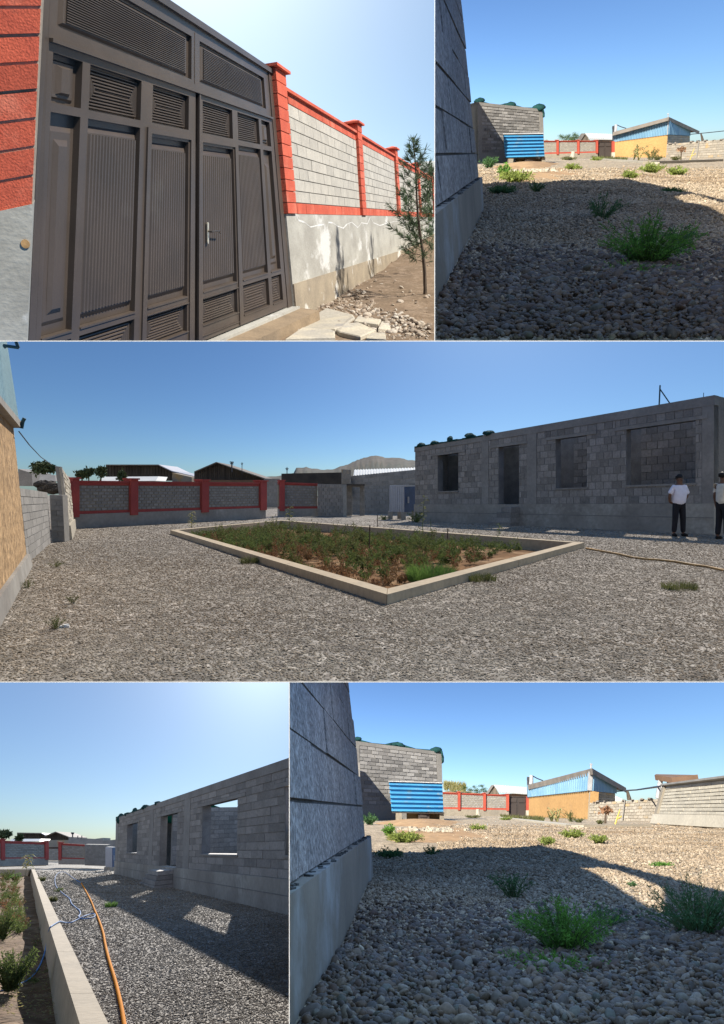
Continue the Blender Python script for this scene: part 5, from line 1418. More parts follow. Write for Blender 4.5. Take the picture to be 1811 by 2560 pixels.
# ------------------------------------------------------------------ middle picture
S = Cc
SUNS['C'] = ((.42, .93, 1.0), 3.0, .5, (1.0, .92, .82))
N_, R0_, F0_, L0_ = S.G(968.5, 1486, .12), S.G(1462, 1356, .12), S.G(702, 1300, .12), S.G(426, 1325, .12)
bed = [N_, R0_, F0_, L0_]
gN, gR, gF, gL = [np.array((p[0], p[1], -S.h)) for p in bed]
O = [np.array(p) for p in ((-3, 1.6, -S.h), (3, 1.6, -S.h), (110, 150, -S.h), (-110, 150, -S.h))]
v = O+[gN, gR, gF, gL]
single(S, 'ground', v, [[0, 1, 4], [1, 5, 4], [1, 2, 5], [2, 6, 5], [2, 3, 6], [3, 7, 6], [3, 0, 7], [0, 4, 7]], M_GRAVC, kind='structure', base=(0, 0, -S.h))
poly = [tuple(p[:2]) for p in (gN, gR, gF, gL)]
court_gravel(S, 190000, 4.6, 32, .0076, (-.60, .60), poly, .055)
t = Thing(S, 'garden_bed', gN, 'sunken garden bed framed by a pale concrete kerb in the middle of the gravel court', 'garden bed')
ins = kerb_ring(S, t, [gN, gR, gF, gL], .22, -.45, .12, M_KERB)
# soil of the bed, uneven
sv = []; sf = []; nq = 26
for i in range(nq+1):
    for j in range(nq+1):
        a, b = i/nq, j/nq; p = (ins[0]*(1-a)+ins[1]*a)*(1-b)+(ins[3]*(1-a)+ins[2]*a)*b
        sv.append((p[0], p[1], -S.h-.16-.05*(1-a)+.03*math.sin(9*a+5*b)+.03*math.sin(13*b-7*a)))
for i in range(nq):
    for j in range(nq): sf.append([i*(nq+1)+j, (i+1)*(nq+1)+j, (i+1)*(nq+1)+j+1, i*(nq+1)+j+1])
single(S, 'bed_soil', sv, sf, M_SOILC, kind='structure', smooth=True)
def bedpt(a, b): p = (ins[0]*(1-a)+ins[1]*a)*(1-b)+(ins[3]*(1-a)+ins[2]*a)*b; return np.array((p[0], p[1], -S.h-.17))
def shrubmass(S, name, pts, m, hs, leaf, nst=9, nl=8, spread=.16):
    V = []; Fc = []
    for p in pts:
        v, f, st = bushy(S, p, nst, hs*random.uniform(.45, 1.5), spread*random.uniform(.7, 1.3), leaf, leaf*.4, nl, .5); k = len(V); V += v; Fc += [[i+k for i in fc] for fc in f]
    V, Fc = keep(S, V, Fc); return single(S, name, V, Fc, m, kind='stuff', noclip=True)
rp = [bedpt(random.uniform(.05, .75), random.uniform(.08, .95)) for _ in range(240)]
shrubmass(S, 'reddish_ground_cover', rp, M_LEAFR, .26, .05)
gpnts = [bedpt(random.uniform(.02, .55), random.uniform(.55, .97)) for _ in range(190)]+[bedpt(random.uniform(.3, .97), random.uniform(.10, .6)) for _ in range(190)]+[bedpt(random.uniform(0.08, .9), random.uniform(.08, .95)) for _ in range(160)]
shrubmass(S, 'green_ground_cover', gpnts, M_LEAFG, .32, .055)
tp = [bedpt(random.uniform(.05, .9), random.uniform(.15, .97)) for _ in range(70)]
shrubmass(S, 'tall_olive_growth', tp, M_OLIVE, .55, .06, 6, 12, .14)
# named plants
def Wc(S, x, y, lab, m, h_, w_, lf, ns, nl=12, z=0.0, **k): return weed(S, x, y, lab, m, h_, w_, lf, ns, nl, z=z, **k)
Wc(S, 1078, 1452, 'bright green grassy clump inside the near right corner of the bed', M_GRASSC, 62, 118, 7, 0, kind='grass', ng=900, z=-.12)
Wc(S, 1203, 1452, 'yellowish grass tuft outside the right kerb of the bed', M_OLIVE, 30, 74, 5, 0, kind='grass', ng=420)
Wc(S, 1700, 1473, 'yellow green grass tuft alone on the gravel at the right', M_OLIVE, 30, 86, 5, 0, kind='grass', ng=420)
Wc(S, 624, 1408, 'grey green tuft against the outside of the left kerb', M_OLIVE, 26, 46, 4, 0, kind='grass', ng=320)
Wc(S, 140, 1418, 'faint green weed farthest back beside the left wall', M_OLIVE, 22, 42, 4, 14, 8)
Wc(S, 68, 1470, 'thin weed close to the foot of the clay wall', M_OLIVE, 26, 60, 4, 16, 8)
Wc(S, 182, 1508, 'sparse green weed on the gravel left of the middle', M_OLIVE, 28, 44, 4, 14, 8)
Wc(S, 140, 1572, 'sparse green weed nearest the bottom left of the middle picture', M_OLIVE, 42, 66, 5, 20, 9)
mb = MB(); p = S.G(161, 1569); mb.box(p, .09, .03, .02, .3); mb.box(p+(.01, .01, .015), .05, .03, .015, .9); single(S, 'paper_scrap', mb.v, mb.f, M_WHITE, 'small white scrap lying by the lower left weed', 'scrap')
def tallplant(S, x, y, ytop, lab, m, n=14, w=14, z=-.15, lean=0):
    b = S.G(x, y, z); kk = b[1]/F; h = (y-ytop)*kk; t = Thing(S, 'tall_plant', b, lab, 'plant'); mb = MB(); tip = b+np.array((lean*kk, 0, h)); mb.tube([b, (b+tip)/2, tip], .012, 5, .006); part(t, 'stem', mb.v, mb.f, M_STEM)
    v = []; f = []
    for i in range(n):
        q = .35+.65*i/n; c = b+(tip-b)*q; a_ = i*2.4; L_ = w*kk*random.uniform(.6, 1.1); d_ = np.array((math.cos(a_), math.sin(a_)*.6, .35)); n_ = np.array((-math.sin(a_), math.cos(a_), 0))*L_*.14; k = len(v)
        v += [c-n_*.3, c+n_*.3, c+d_*L_*.5+n_, c+d_*L_*.5-n_, c+d_*L_-np.array((0, 0, L_*.45))]; f += [[k, k+1, k+2, k+3], [k+3, k+2, k+4]]
    v, f = keep(S, v, f); part(t, 'leaves', v, f, m, noclip=True); return t
tallplant(S, 480, 1338, 1279, 'dry straw coloured plant at the far left corner of the bed', M_CORN, 26, 17)
tallplant(S, 725, 1335, 1266, 'pale green corn plant at the back of the bed', M_OLIVE, 26, 20)
tallplant(S, 1055, 1346, 1238, 'tall thin corn plant with yellow leaves before the blue cabinet', M_OLIVE, 20, 20, lean=6)
tallplant(S, 1248, 1352, 1308, 'small sapling standing before the house steps', M_LEAFG, 16, 14, z=-.05)
tallplant(S, 1077, 1345, 1298, 'short leaning twig right of the tall corn plant', M_OLIVE, 5, 8)
for x, y0, y1, lab in ((923, 1390, 1312, 'dark thin stake in the middle of the bed'), (943, 1335, 1287, 'thin stake with leaves behind the middle stake'), (1118, 1372, 1322, 'short stake near the right part of the bed')):
    b = S.G(x, y0, -.17); mb = MB(); tip = b+np.array((.02, 0, (y0-y1)*b[1]/F)); mb.tube([b, tip], .014, 5); single(S, 'plant_stake', mb.v, mb.f, M_BARK, lab, 'stake')
# hose
hp = [c5(*q) for q in ((262, 1663), (420, 1690), (600, 1722), (720, 1752), (850, 1768), (1000, 1778), (1150, 1795), (1300, 1822), (1450, 1842), (1624, 1880), (1800, 1930), (2000, 1990))]
mb = MB(); mb.tube([S.G(*q, .02) for q in hp], .020, 8); single(S, 'garden_hose', mb.v, mb.f, M_HOSET, 'tan hose lying across the gravel from the bed corner to the right edge', 'hose', smooth=True)

# --- house
Zl, Zr = S.GZ(1038, 1302), S.GZ(1785, 1336)
HP = Patch(S.P(1038, 1302, Zl), S.P(1785, 1336, Zr), S.P(1038, 1117, Zl), S.P(1785, 988, Zr))
def hole(x0, x1, yt, yb, xm=None):
    xm = xm or (x0+x1)/2; return (HP.uv(S, x0, (yt+yb)/2)[0], HP.uv(S, x1, (yt+yb)/2)[0], HP.uv(S, xm, yb)[1], HP.uv(S, xm, yt)[1])
vp = HP.uv(S, 1300, 1260)[1]
w1 = hole(1095, 1146, 1136, 1228); dr = hole(1247, 1298, 1117, 1259); dr = (dr[0], dr[1], vp*.98, dr[3])
w2 = hole(1390, 1467, 1093, 1220); w3 = hole(1566, 1739, 1064, 1211)
wt = max(w1[3], w2[3], w3[3])*.5+w2[3]*.5
holes = [(w1[0], w1[1], w1[2], wt), (dr[0], dr[1], dr[2], wt), (w2[0], w2[1], w2[2], wt), (w3[0], w3[1], w3[2], wt)]
lint = [(h[0]-.03, h[1]+.03, wt, wt+.028) for h in holes]
posts = [(HP.uv(S, 1205, 1180)[0], HP.uv(S, 1222, 1180)[0]), (HP.uv(S, 1318, 1180)[0], HP.uv(S, 1342, 1180)[0]), (HP.uv(S, 1756, 1150)[0], 1.0)]
t = block_house(S, HP, holes, vp, lint, posts, 11, 42, 'long unfinished roofless grey block house in shade on the right of the middle picture', bw=-1.8)
part(t, 'end_face', *HP.box(.994, 1.001, -.1, .999, -3.0, -.33), M_HBLK)
# steps of stacked blocks
st = Thing(S, 'block_steps', HP.at(dr[0], 0, .4), 'steps of stacked grey blocks leading up to the house door, middle picture', 'steps')
for k in range(4):
    u0 = dr[0]-.004+k*.016; part(st, 'block', *HP.box(u0, dr[1]+.004, vp*(k*.24)-.02, vp*((k+1)*.24)-.022, .055, .62-.02*k), M_HBLK)
# net on the roof and hanging inside
mb = MB()
for x0, x1, y0, y1 in ((75, 145, 560, 600), (200, 272, 540, 575), (360, 410, 500, 548), (525, 620, 470, 512), (700, 812, 445, 485)):
    a = c4(x0, y1); b = c4(x1, y0); u, vv = HP.uv(S, (a[0]+b[0])/2, (a[1]+b[1])/2); c = HP.at(u, vv, -.1); k = c[1]/F
    mb.add(*blob(c, (b[0]-a[0])*k*.55, .25, (a[1]-b[1])*k*.6, x0))
for i in range(14):
    a = i/14*.30; mb.add(*HP.box(a, a+.0205, .985, 1.004+.006*math.sin(i*1.9), -.33, .03))
single(S, 'roof_net', mb.v, mb.f, M_NET, 'bunched dark green net along the left roof edge of the house, middle picture', 'net', smooth=False)
v = [HP.at(.02, .99, -.9), HP.at(.36, .99, -.9), HP.at(.36, .90, -1.75), HP.at(.02, .90, -1.75)]; v += [p-np.array((0, 0, .01)) for p in v]
single(S, 'green_net', v, BOXF, M_GNET, 'green net stretched over the open left rooms of the house, middle picture', 'net')
a = HP.uv(S, 1643, 1012); mb = MB(); c = HP.at(a[0], 1.0, -.15); top = c+np.array((.02, 0, 50*c[1]/F)); mb.tube([c, top], .022, 6); mb.tube([top-(0, 0, .12), HP.at(a[0]+.028, 1.0, -.15)], .020, 6)
single(S, 'metal_mast', mb.v, mb.f, M_DTEAL, 'thin metal mast with a slanting brace on the house wall top', 'mast')
a = HP.uv(S, 1756, 1000); mb = MB(); c = HP.at(a[0], 1.0, -.1); mb.tube([c, c+(0, 0, .14)], .010, 5); single(S, 'steel_bar', mb.v, mb.f, M_DTEAL, 'short reinforcing bar sticking up near the house corner', 'bar')
# people
person(S, 1697, 1341, 1.72, .12, 'person in a white t-shirt and dark trousers facing the viewer, hands behind the back', 'behind')
person(S, 1806, 1349, 1.76, 1.9, 'person in a cream shirt seen from the side at the right picture edge', 'down', mat('cream_shirt', (.62, .58, .50), (.55, .52, .45), nscale=6, bump=.4, bscale=9))

# --- red fence and grey walls at the back
redfence(S, (176, 1322.5, 22.7), (663, 1296.5, 30.9), (176, 1201, 22.7), (663, 1206.5, 30.9), [(177, 194), (323, 341), (501, 518), (648, 663)],
         [(195, 322, 9), (342, 500, 14), (519, 647, 13)], 'red pillared block fence with three long bays in shade behind the court', limit=110)
redfence(S, (697, 1291, 33.5), (794, 1289, 34.2), (697, 1205, 33.5), (794, 1208.5, 34.2), [(699, 711)], [(712, 792, 9)], 'short red topped fence bay right of the gap, middle picture', v_=(.22, .29, .92), limit=70)
def greywall(S, name, bl, br, tl, tr, rows, cols, lab, m=M_FBLK, limit=60, holes=(), gap=.03, jit=.02):
    p = Patch(S.P(*bl), S.P(*br), S.P(*tl), S.P(*tr)); t = Thing(S, name, p.at(.5, 0), lab, 'wall')
    backing(t, p, 0, 1, -.05, 1, list(holes), M_HPLI, -.3, -.01)
    blocks(t, p, 0, 1, 0, 1, rows, cols, m, holes=list(holes), gap=gap, jit=jit, limit=limit, depth=.1); return t, p
greywall(S, 'grey_wall', (794, 1290, 33.9), (858, 1291, 33.0), (794, 1210, 33.9), (858, 1211, 33.0), 9, 6, 'plain grey block wall between the red bay and the dark doorway')
greywall(S, 'doorway_wall', (858, 1289, 34.5), (912, 1290, 34.5), (858, 1211, 34.5), (912, 1212, 34.5), 9, 5, 'grey wall with a dark doorway opening beside the big back wall', holes=[(.42, .78, 0, .93)])
v, f = slab(S, [S.P(855, 1213, 33.5), S.P(912, 1214, 33.5), S.P(912, 1210, 33.5), S.P(855, 1209.5, 33.5)], 0, 1.5); single(S, 'doorway_roof', v, f, M_DROOF, 'thin dark flat roof over the doorway at the back', 'roof')
greywall(S, 'back_wall', (860, 1287, 38), (1060, 1292, 36), (860, 1192, 38), (1060, 1172, 36), 11, 14, 'large plain grey block wall with a white roof behind it, left of the house', limit=120)
v = [S.P(884, 1190, 38.5), S.P(1040, 1176, 37), S.P(1040, 1170, 42), S.P(886, 1175, 44)]; rpz = Patch(v[0], v[1], v[3], v[2])
t = Thing(S, 'white_roof', v[0], 'white corrugated roof above the large grey back wall, middle picture', 'roof'); part(t, 'sheet', *rpz.box(0, 1, 0, 1, -.08, 0), M_WROOF)
for k in range(22): part(t, 'rib', *rpz.box((k+.3)/22, (k+.7)/22, 0, 1, 0, .04), M_WROOF)
greywall(S, 'brick_stub', (854, 1240, 37.5), (878, 1240, 37.5), (854, 1173, 37.5), (878, 1175, 37.5), 6, 3, 'brownish block stub standing left of the white roof', m=M_RAGG)
greywall(S, 'gap_wall', (660, 1266, 48), (700, 1266, 48), (660, 1196, 48), (700, 1197, 48), 8, 5, 'dark block wall seen through the fence gap, middle picture')
v, f = slab(S, [S.P(704, 1212, 55), S.P(856, 1212, 55), S.P(856, 1181, 55), S.P(704, 1184, 55)], 0, 3); single(S, 'long_shed', v, f, M_DROOF, 'long dark flat roofed shed behind the short fence bay', 'shed')
v = [S.G(664, 1268), S.G(697, 1268), S.G(697, 1265), S.G(664, 1265)]; v += [p+np.array((0, 0, .03)) for p in v]; single(S, 'threshold', v, BOXF, M_KERB, 'pale concrete threshold in the gap of the fence', 'threshold')
# cabinet
def cabinet(S, x0, xm, x1, yt, yb, yg, Zc, lab):
    t = Thing(S, 'metal_cabinet', S.P(x0, yg, Zc), lab, 'cabinet')
    p = Patch(S.P(x0, yb, Zc), S.P(xm, yb+1, Zc-.6), S.P(x0, yt, Zc), S.P(xm, yt+1, Zc-.6)); v, f = corr(p, 0, 1, 0, 1, 7, .05, 'u', 0); part(t, 'corrugated_side', v, f, M_CABL)
    q = Patch(S.P(xm, yb+1, Zc-.6), S.P(x1, yb, Zc+.1), S.P(xm, yt+1, Zc-.6), S.P(x1, yt, Zc+.1)); part(t, 'door_side', *q.box(0, 1, 0, 1, -.03, 0), M_CABB)
    part(t, 'handle', *q.box(.25, .32, .35, .6, 0, .05), M_CABL)
    w = p.at(1, 0)-p.at(0, 0); d_ = q.at(1, 0)-q.at(0, 0)
    a = p.at(0, 1); v = [a, a+w, a+w+d_, a+d_]; v += [x+np.array((0, 0, .05)) for x in v]; part(t, 'top', v, BOXF, M_CABL)
    for qq in (p.at(.04, 0), p.at(.9, 0), q.at(.9, 0), p.at(.04, 0)+d_*.9):
        g = -S.h; v = [(qq[0]+dx, qq[1]+dy, z) for z in (g, qq[2]) for dx, dy in ((-.1, -.1), (.1, -.1), (.1, .1), (-.1, .1))]; part(t, 'support_block', v, BOXF, M_HPLI)
cabinet(S, 975, 1013, 1038, 1216, 1279, 1298, S.GZ(990, 1298), 'light grey and blue sheet metal cabinet left of the house, middle picture')
Wc(S, 1040, 1306, 'dark green bush in shade at the left foot of the house', M_LEAFG, 34, 50, 5, 26, 9)
Wc(S, 960, 1300, 'low green weeds in front of the metal cabinet', M_LEAFG, 12, 40, 4, 20, 7)
# distance: hill, roofs, trees
prof = [(660, 1192), (700, 1190), (735, 1182), (741, 1170), (766, 1168), (794, 1173), (827, 1175), (850, 1167), (870, 1161), (894, 1150), (910, 1145), (930, 1139), (947, 1140), (963, 1144), (999, 1144), (1021, 1150), (1060, 1153)]
pr2 = []
for (xa, ya), (xb, yb) in zip(prof[:-1], prof[1:]):
    for q in (0, .25, .5, .75): pr2.append((xa+(xb-xa)*q, ya+(yb-ya)*q+random.uniform(-1.3, 1.0)))
prof = pr2
v = []; f = []
for j, (x, y) in enumerate(prof):
    for k in range(7):
        q = k/6; pz = S.P(x, y+(1225-y)*(1-q)**1.2, 150*(.75+.25*q)); v.append(pz+np.array((0, 0, .5*math.sin(j*2.2+k*2.7)*(0 < k < 5))))
for j in range(len(prof)-1):
    for k in range(6): f.append([j*7+k, (j+1)*7+k, (j+1)*7+k+1, j*7+k+1])
single(S, 'hill', v, f, M_HILLC, kind='structure', smooth=True)
def gable_shed(S, name, pts, Z, lab, n=26, wallx=None, m=M_DROOF):
    """open timber roof: dark boards between a roof line and a lower line. pts: roof line left to right, low row"""
    line, ylow = pts; t = Thing(S, name, S.P(line[0][0], ylow, Z), lab, 'building')
    x0, x1 = line[0][0], line[-1][0]
    def top(x):
        for (a, ya), (b, yb) in zip(line[:-1], line[1:]):
            if a <= x <= b: return ya+(yb-ya)*(x-a)/(b-a)
    for k in range(n):
        a, b = x0+(x1-x0)*k/n, x0+(x1-x0)*(k+.86)/n
        if ylow-top(a) < 2 and ylow-top(b) < 2: continue
        v, f = slab(S, [S.P(a, ylow, Z), S.P(b, ylow, Z), S.P(b, min(top(b)+1, ylow-.2), Z), S.P(a, min(top(a)+1, ylow-.2), Z)], 0, .12); part(t, 'board', v, f, m)
    v, f = slab(S, [S.P(x0+4, ylow, Z+.6), S.P(x1-4, ylow, Z+.6)]+[S.P(x, min(y+2, ylow-.5), Z+.6) for x, y in line[::-1]], 0, .2); part(t, 'inner_wall', v, f, M_DROOF)
    for (a, ya), (b, yb) in zip(line[:-1], line[1:]):
        v, f = slab(S, [S.P(a, ya+1.4, Z-.8), S.P(b, yb+1.4, Z-.8), S.P(b, yb-.8, Z-.8), S.P(a, ya-.8, Z-.8)], 0, 7); part(t, 'roof_sheet', v, f, M_CABL if b-a < 95 and ya < yb and a > x0+60 and m is M_DROOF and name == 'open_barn' else M_EAVE)
    return t
gable_shed(S, 'open_barn', ([(265, 1162), (397, 1162), (431, 1178), (486, 1191)], 1202), 70, 'wide open sided barn with a flat ridge behind the left fence bays, middle picture', 30)
v, f = slab(S, [S.P(243, 1203, 60), S.P(390, 1202, 60), S.P(396, 1191, 62), S.P(262, 1192, 62)], 0, 3); single(S, 'low_white_roof', v, f, M_WROOF, 'low white roof before the wide open barn, middle picture', 'roof')
v, f = slab(S, [S.P(431, 1212, 66), S.P(480, 1212, 66), S.P(480, 1193, 66), S.P(431, 1182, 66)], 0, 3); single(S, 'barn_side_wall', v, f, M_RAGG, 'tan plastered wall under the right end of the open barn', 'wall')
gable_shed(S, 'gabled_barn', ([(486, 1179), (541, 1155.5), (668, 1198)], 1201), 64, 'dark timber gabled barn behind the right fence bays, middle picture', 34)
v, f = slab(S, [S.P(486, 1212, 63), S.P(670, 1212, 63), S.P(670, 1200, 63), S.P(486, 1200, 63)], 0, 2); single(S, 'barn_base_wall', v, f, M_RUST, 'brown wall at the foot of the gabled barn', 'wall')
def pole(S, x, y0, y1, Z, lab, arms=((0, 4),), r=.06):
    mb = MB(); mb.tube([S.P(x, y0, Z), S.P(x, y1, Z)], r, 5); t = Thing(S, 'utility_pole', S.P(x, y0, Z), lab, 'pole'); part(t, 'shaft', mb.v, mb.f, M_WIRE)
    for dy, w in arms: mb = MB(); mb.tube([S.P(x-w, y1+dy, Z), S.P(x+w, y1+dy+.6, Z)], r*.8, 4); part(t, 'crossarm', mb.v, mb.f, M_WIRE)
pole(S, 580, 1180, 1154, 58, 'utility pole with crossarms above the gabled barn, middle picture', ((1, 5), (5, 4)))
pole(S, 605.5, 1185, 1156, 60, 'thin television aerial right of the utility pole, middle picture', ((2, 3), (5, 2)), .03)
pole(S, 718, 1190, 1168, 60, 'thin aerial left of the hazy hill, middle picture', ((3, 4), (6, 3)), .04)
tree(S, 107, 1188, 1155, 62, 44, 'dark round tree above the left grey wall', M_TREEF, n=1500, leafpx=9)
for x, yb, yt, w in ((205, 1196, 1176, 34), (222, 1192, 1172, 24), (252, 1196, 1163, 30), (306, 1206, 1176, 18)): tree(S, x, yb, yt, w, 55, {205: 'low bushy tree just right of the tall wall end', 222: 'small pointed tree beside the low bushy tree', 252: 'dark tree at the left end of the open barn', 306: 'small grey tree before the low white roof'}[x], M_TREEF, n=700, leafpx=8)
v, f = slab(S, [S.P(46, 1215, 48), S.P(82, 1215, 48), S.P(80, 1183, 48), S.P(46, 1172, 48)], 0, 3); single(S, 'grey_shed', v, f, M_HBLK, 'grey shed gable between the clay wall and the dark tree', 'shed')
v, f = slab(S, [S.P(98, 1203, 40), S.P(140, 1203, 40), S.P(138, 1188, 41), S.P(102, 1186, 41)], 0, 2); single(S, 'slate_roof', v, f, M_HCON, 'grey slate roof under the dark round tree', 'roof')
V = []; Fc = []
for k in range(14):
    a = blob(S.P(98+random.uniform(0, 42), 1222+random.uniform(-12, 6), 22), .22, .2, .12, k, 8, 5); kk = len(V); V += list(a[0]); Fc += [[i+kk for i in q] for q in a[1]]
single(S, 'brushwood_heap', V, Fc, M_DROOF, 'dark heap of brushwood behind the grey wall top', 'heap', kind='stuff')
# --- left side: clay house with teal sheet, grey wall, pier
Za, Zb = S.GZ(74, 1416), S.GZ(-120, 1756)
p = Patch(S.P(-120, 1756, Zb), S.P(74, 1416, Za), S.P(-120, 1640, Zb), S.P(66.5, 1385, Za)); t = Thing(S, 'clay_house', p.at(.9, 0), 'clay plastered house side with a pale teal sheet upper wall at the left edge', 'house')
part(t, 'base', *p.box(0, 1, -.05, 1, -.4, .05), M_HPLI)
p = Patch(S.P(-120, 1640, Zb), S.P(66.5, 1385, Za), S.P(-120, 902, Zb), S.P(34, 1066, Za)); part(t, 'plastered_wall', *p.box(0, 1, 0, 1, -.4, 0), M_CLAY)
p = Patch(S.P(-120, 902, Zb), S.P(38.5, 1058, Za), S.P(-120, 560, Zb), S.P(-16, 710, Za)); v, f = corr(p, 0, 1, 0, 1, 26, .05, 'u', .02); part(t, 'corrugated_sheet', v, f, M_TEAL)
part(t, 'broken_edge', *Patch(S.P(-120, 905, Zb), S.P(40, 1070, Za), S.P(-120, 885, Zb), S.P(39, 1052, Za)).box(0, 1, 0, 1, -.2, .08), M_HPLI)
mb = MB(); q = lambda x, y, Z=Za*.98: S.P(*c1(x, y), Z)
mb.tube([q(100, 676), q(175, 676)], .025, 6); mb.tube([q(100, 697), q(175, 697)], .02, 6); mb.tube([q(175, 715), q(185, 660), q(200, 632)], .03, 6)
single(S, 'wall_bracket', mb.v, mb.f, M_DTEAL, 'dark metal bracket sticking out at the corner of the clay house', 'bracket')
mb = MB(); mb.tube([q(30, 45, Za*.7), q(150, 62, Za*.7)], .02, 6); mb.tube([q(150, 62, Za*.7), q(132, 15, Za*.7)], .02, 6); mb.tube([q(35, 62, Za*.7), q(60, 45, Za*.7)], .015, 6)
single(S, 'roof_bracket', mb.v, mb.f, M_DTEAL, 'dark metal bracket at the top left corner of the middle picture', 'bracket')
mb = MB(); mb.tube([q(155, 740), S.P(*c1(240, 850), 16), S.P(*c1(330, 945), 24), S.P(*c1(420, 1010), 32)], .012, 4, .02); single(S, 'sagging_wire', mb.v, mb.f, M_WIRE, 'thin wire running down from the clay house bracket', 'wire')
greywall(S, 'grey_wall', (70, 1411, S.GZ(74, 1408)), (128, 1357, S.GZ(128, 1357)), (50, 1220, S.GZ(74, 1408)), (119, 1231, S.GZ(128, 1357)), 9, 7, 'grey block wall continuing from the clay house to the pier', gap=.012, jit=.004)
zz = S.GZ(140, 1355)
greywall(S, 'grey_pier', (130, 1355, zz), (162, 1355, zz), (124, 1237, zz), (156, 1238, zz), 9, 1, 'low square grey pier at the end of the left wall', limit=20, gap=.012, jit=.004)
zt = S.GZ(170, 1350)
p = Patch(S.P(163, 1351, zt), S.P(176.5, 1351, zt), S.P(138, 1165, zt), S.P(154, 1167, zt)); t = Thing(S, 'tall_wall_end', p.at(.5, 0), 'tall leaning end of a block wall between the pier and the red fence', 'wall')
part(t, 'end_face', *p.box(0, 1, -.02, 1, -.05, 0), M_HCON)
p = Patch(S.P(176.5, 1351, zt), S.P(187, 1322, 22.6), S.P(154, 1167, zt), S.P(175, 1200, 22.6)); part(t, 'side_face', *p.box(0, 1, -.02, 1, -.05, 0), M_LIME)
blocks(t, p, 0, 1, .22, .99, 12, 5, M_LIME, gap=.03, jit=.02, limit=70, depth=.06); part(t, 'base', *p.box(0, 1, -.02, .2, -.05, .05), M_LIME)
sky(S, 230, 44, 24, 2.0, .041, (.62, .90, 1.20), dust=.5)

# ------------------------------------------------------------------ lower left picture
S = D
SUNS['D'] = ((-.54, 3.35, 1.0), 5.0, .5, (1.0, .93, .84))
zk = .12
k0 = S.G(87, 2173, zk); k1 = S.G(271, 2558, zk); dd = (k1-k0); dd /= dd[1]
def kl(Y, off=0.0): p = k0+dd*(Y-k0[1]); return np.array((p[0]+off, p[1], -S.h))
a, b = kl(1.2), kl(k0[1]); cL = np.array((-80, k0[1], -S.h)); d_ = np.array((-120, 160, -S.h)); e_ = np.array((120, 160, -S.h)); f_ = np.array((8, 1.2, -S.h))
single(S, 'ground', [a, b, cL, d_, e_, f_], [[1, 2, 3, 4], [0, 1, 4, 5]], M_GRAVC, kind='structure', base=(0, 0, -S.h))
court_gravel(S, 190000, 4.6, 60, .0066, (-.56, -.04), [tuple(kl(1.0)[:2]), tuple(b[:2]), (-80, k0[1]), (-80, 1.0)], .085)
t = Thing(S, 'bed_kerb', b, 'long pale concrete kerb wall running away on the left of the lower left picture', 'kerb')
wk = .235
for i in range(12):
    y0, y1 = 1.2*(k0[1]/1.2)**(i/12), 1.2*(k0[1]/1.2)**((i+1)/12)-.01
    r = [kl(y0, -wk), kl(y0), kl(y1), kl(y1, -wk)]
    part(t, 'kerb_piece', [(p[0], p[1], -S.h-.5) for p in r]+[(p[0], p[1], -S.h+zk) for p in r], BOXF, M_KERB)
r = [b+(-wk, -.22, 0), b+(0, 0, 0), cL, cL+(0, -.22, 0)]; r = [cL+(0, -.4, 0), b+(-wk, -.4, 0), b+(-wk, 0, 0), cL]
part(t, 'kerb_piece', [(p[0], p[1], -S.h-.5) for p in r]+[(p[0], p[1], -S.h+zk) for p in r], BOXF, M_KERB)
zs = -.32
sv = []; sf = []
for i in range(60):
    Y = 1.2*(k0[1]/1.2)**(i/59)
    for j in range(24):
        x = kl(Y, -wk)[0]-(j/23)**1.5*(Y*.9+2); sv.append((x, Y, -S.h+zs+.03*math.sin(x*5+Y*3)+.03*math.sin(Y*7-x*2)*min(1, j/3)))
for i in range(59):
    for j in range(23): sf.append([i*24+j, i*24+j+1, (i+1)*24+j+1, (i+1)*24+j])
single(S, 'bed_soil', sv, sf, M_SOILC, kind='structure', smooth=True)
def dbed(x, y): return S.G(*d3(x, y), zs)
pts = [dbed(random.uniform(0, 260), random.uniform(180, 900)) for _ in range(60)]
shrubmass(S, 'green_ground_cover', pts, M_LEAFG, .34, .05, 10, 9, .2)
pts = [dbed(random.uniform(0, 250), random.uniform(150, 820)) for _ in range(45)]
shrubmass(S, 'reddish_ground_cover', pts, M_LEAFR, .30, .05, 9, 8, .2)
pts = [dbed(random.uniform(320, 560), random.uniform(250, 1500)) for _ in range(16)]
shrubmass(S, 'shaded_seedlings', pts, M_LEAFG, .10, .03, 5, 5, .1)
def Wd(x, y, lab, m, h_, w_, lf, ns, nl=12, z=0.0, **k):
    x, y = d3(x, y); return weed(S, x, y, lab, m, h_, w_, lf, ns, nl, z=z, **k)
Wd(130, 1560, 'large leafy bright green bush at the left edge of the bed, lower left picture', M_LEAFG, 92, 110, 8, 70, 16, z=zs)
Wd(20, 930, 'tall green bush cut by the left edge behind the leafy bush, lower left picture', M_LEAFG, 70, 60, 7, 40, 12, z=zs)
Wd(190, 215, 'light green clump near the far end of the bed, lower left picture', M_GRASSC, 20, 30, 4, 26, 8, z=zs)
Wd(90, 200, 'grey green clump beside the light green one, lower left picture', M_OLIVE, 26, 34, 4, 26, 8, z=zs)
Wd(515, 212, 'yellowish tuft against the kerb farthest back, lower left picture', M_OLIVE, 14, 14, 4, 0, kind='grass', ng=160)
Wd(650, 462, 'yellowish tuft on the gravel beside the kerb, lower left picture', M_OLIVE, 16, 16, 4, 0, kind='grass', ng=160)
Wd(705, 345, 'small green weed under the blue hose, lower left picture', M_LEAFG, 9, 20, 3.5, 12, 7)
Wd(1365, 530, 'bright green weed at the shadow edge, lower left picture', M_GRASSC, 16, 24, 4, 0, kind='grass', ng=200)
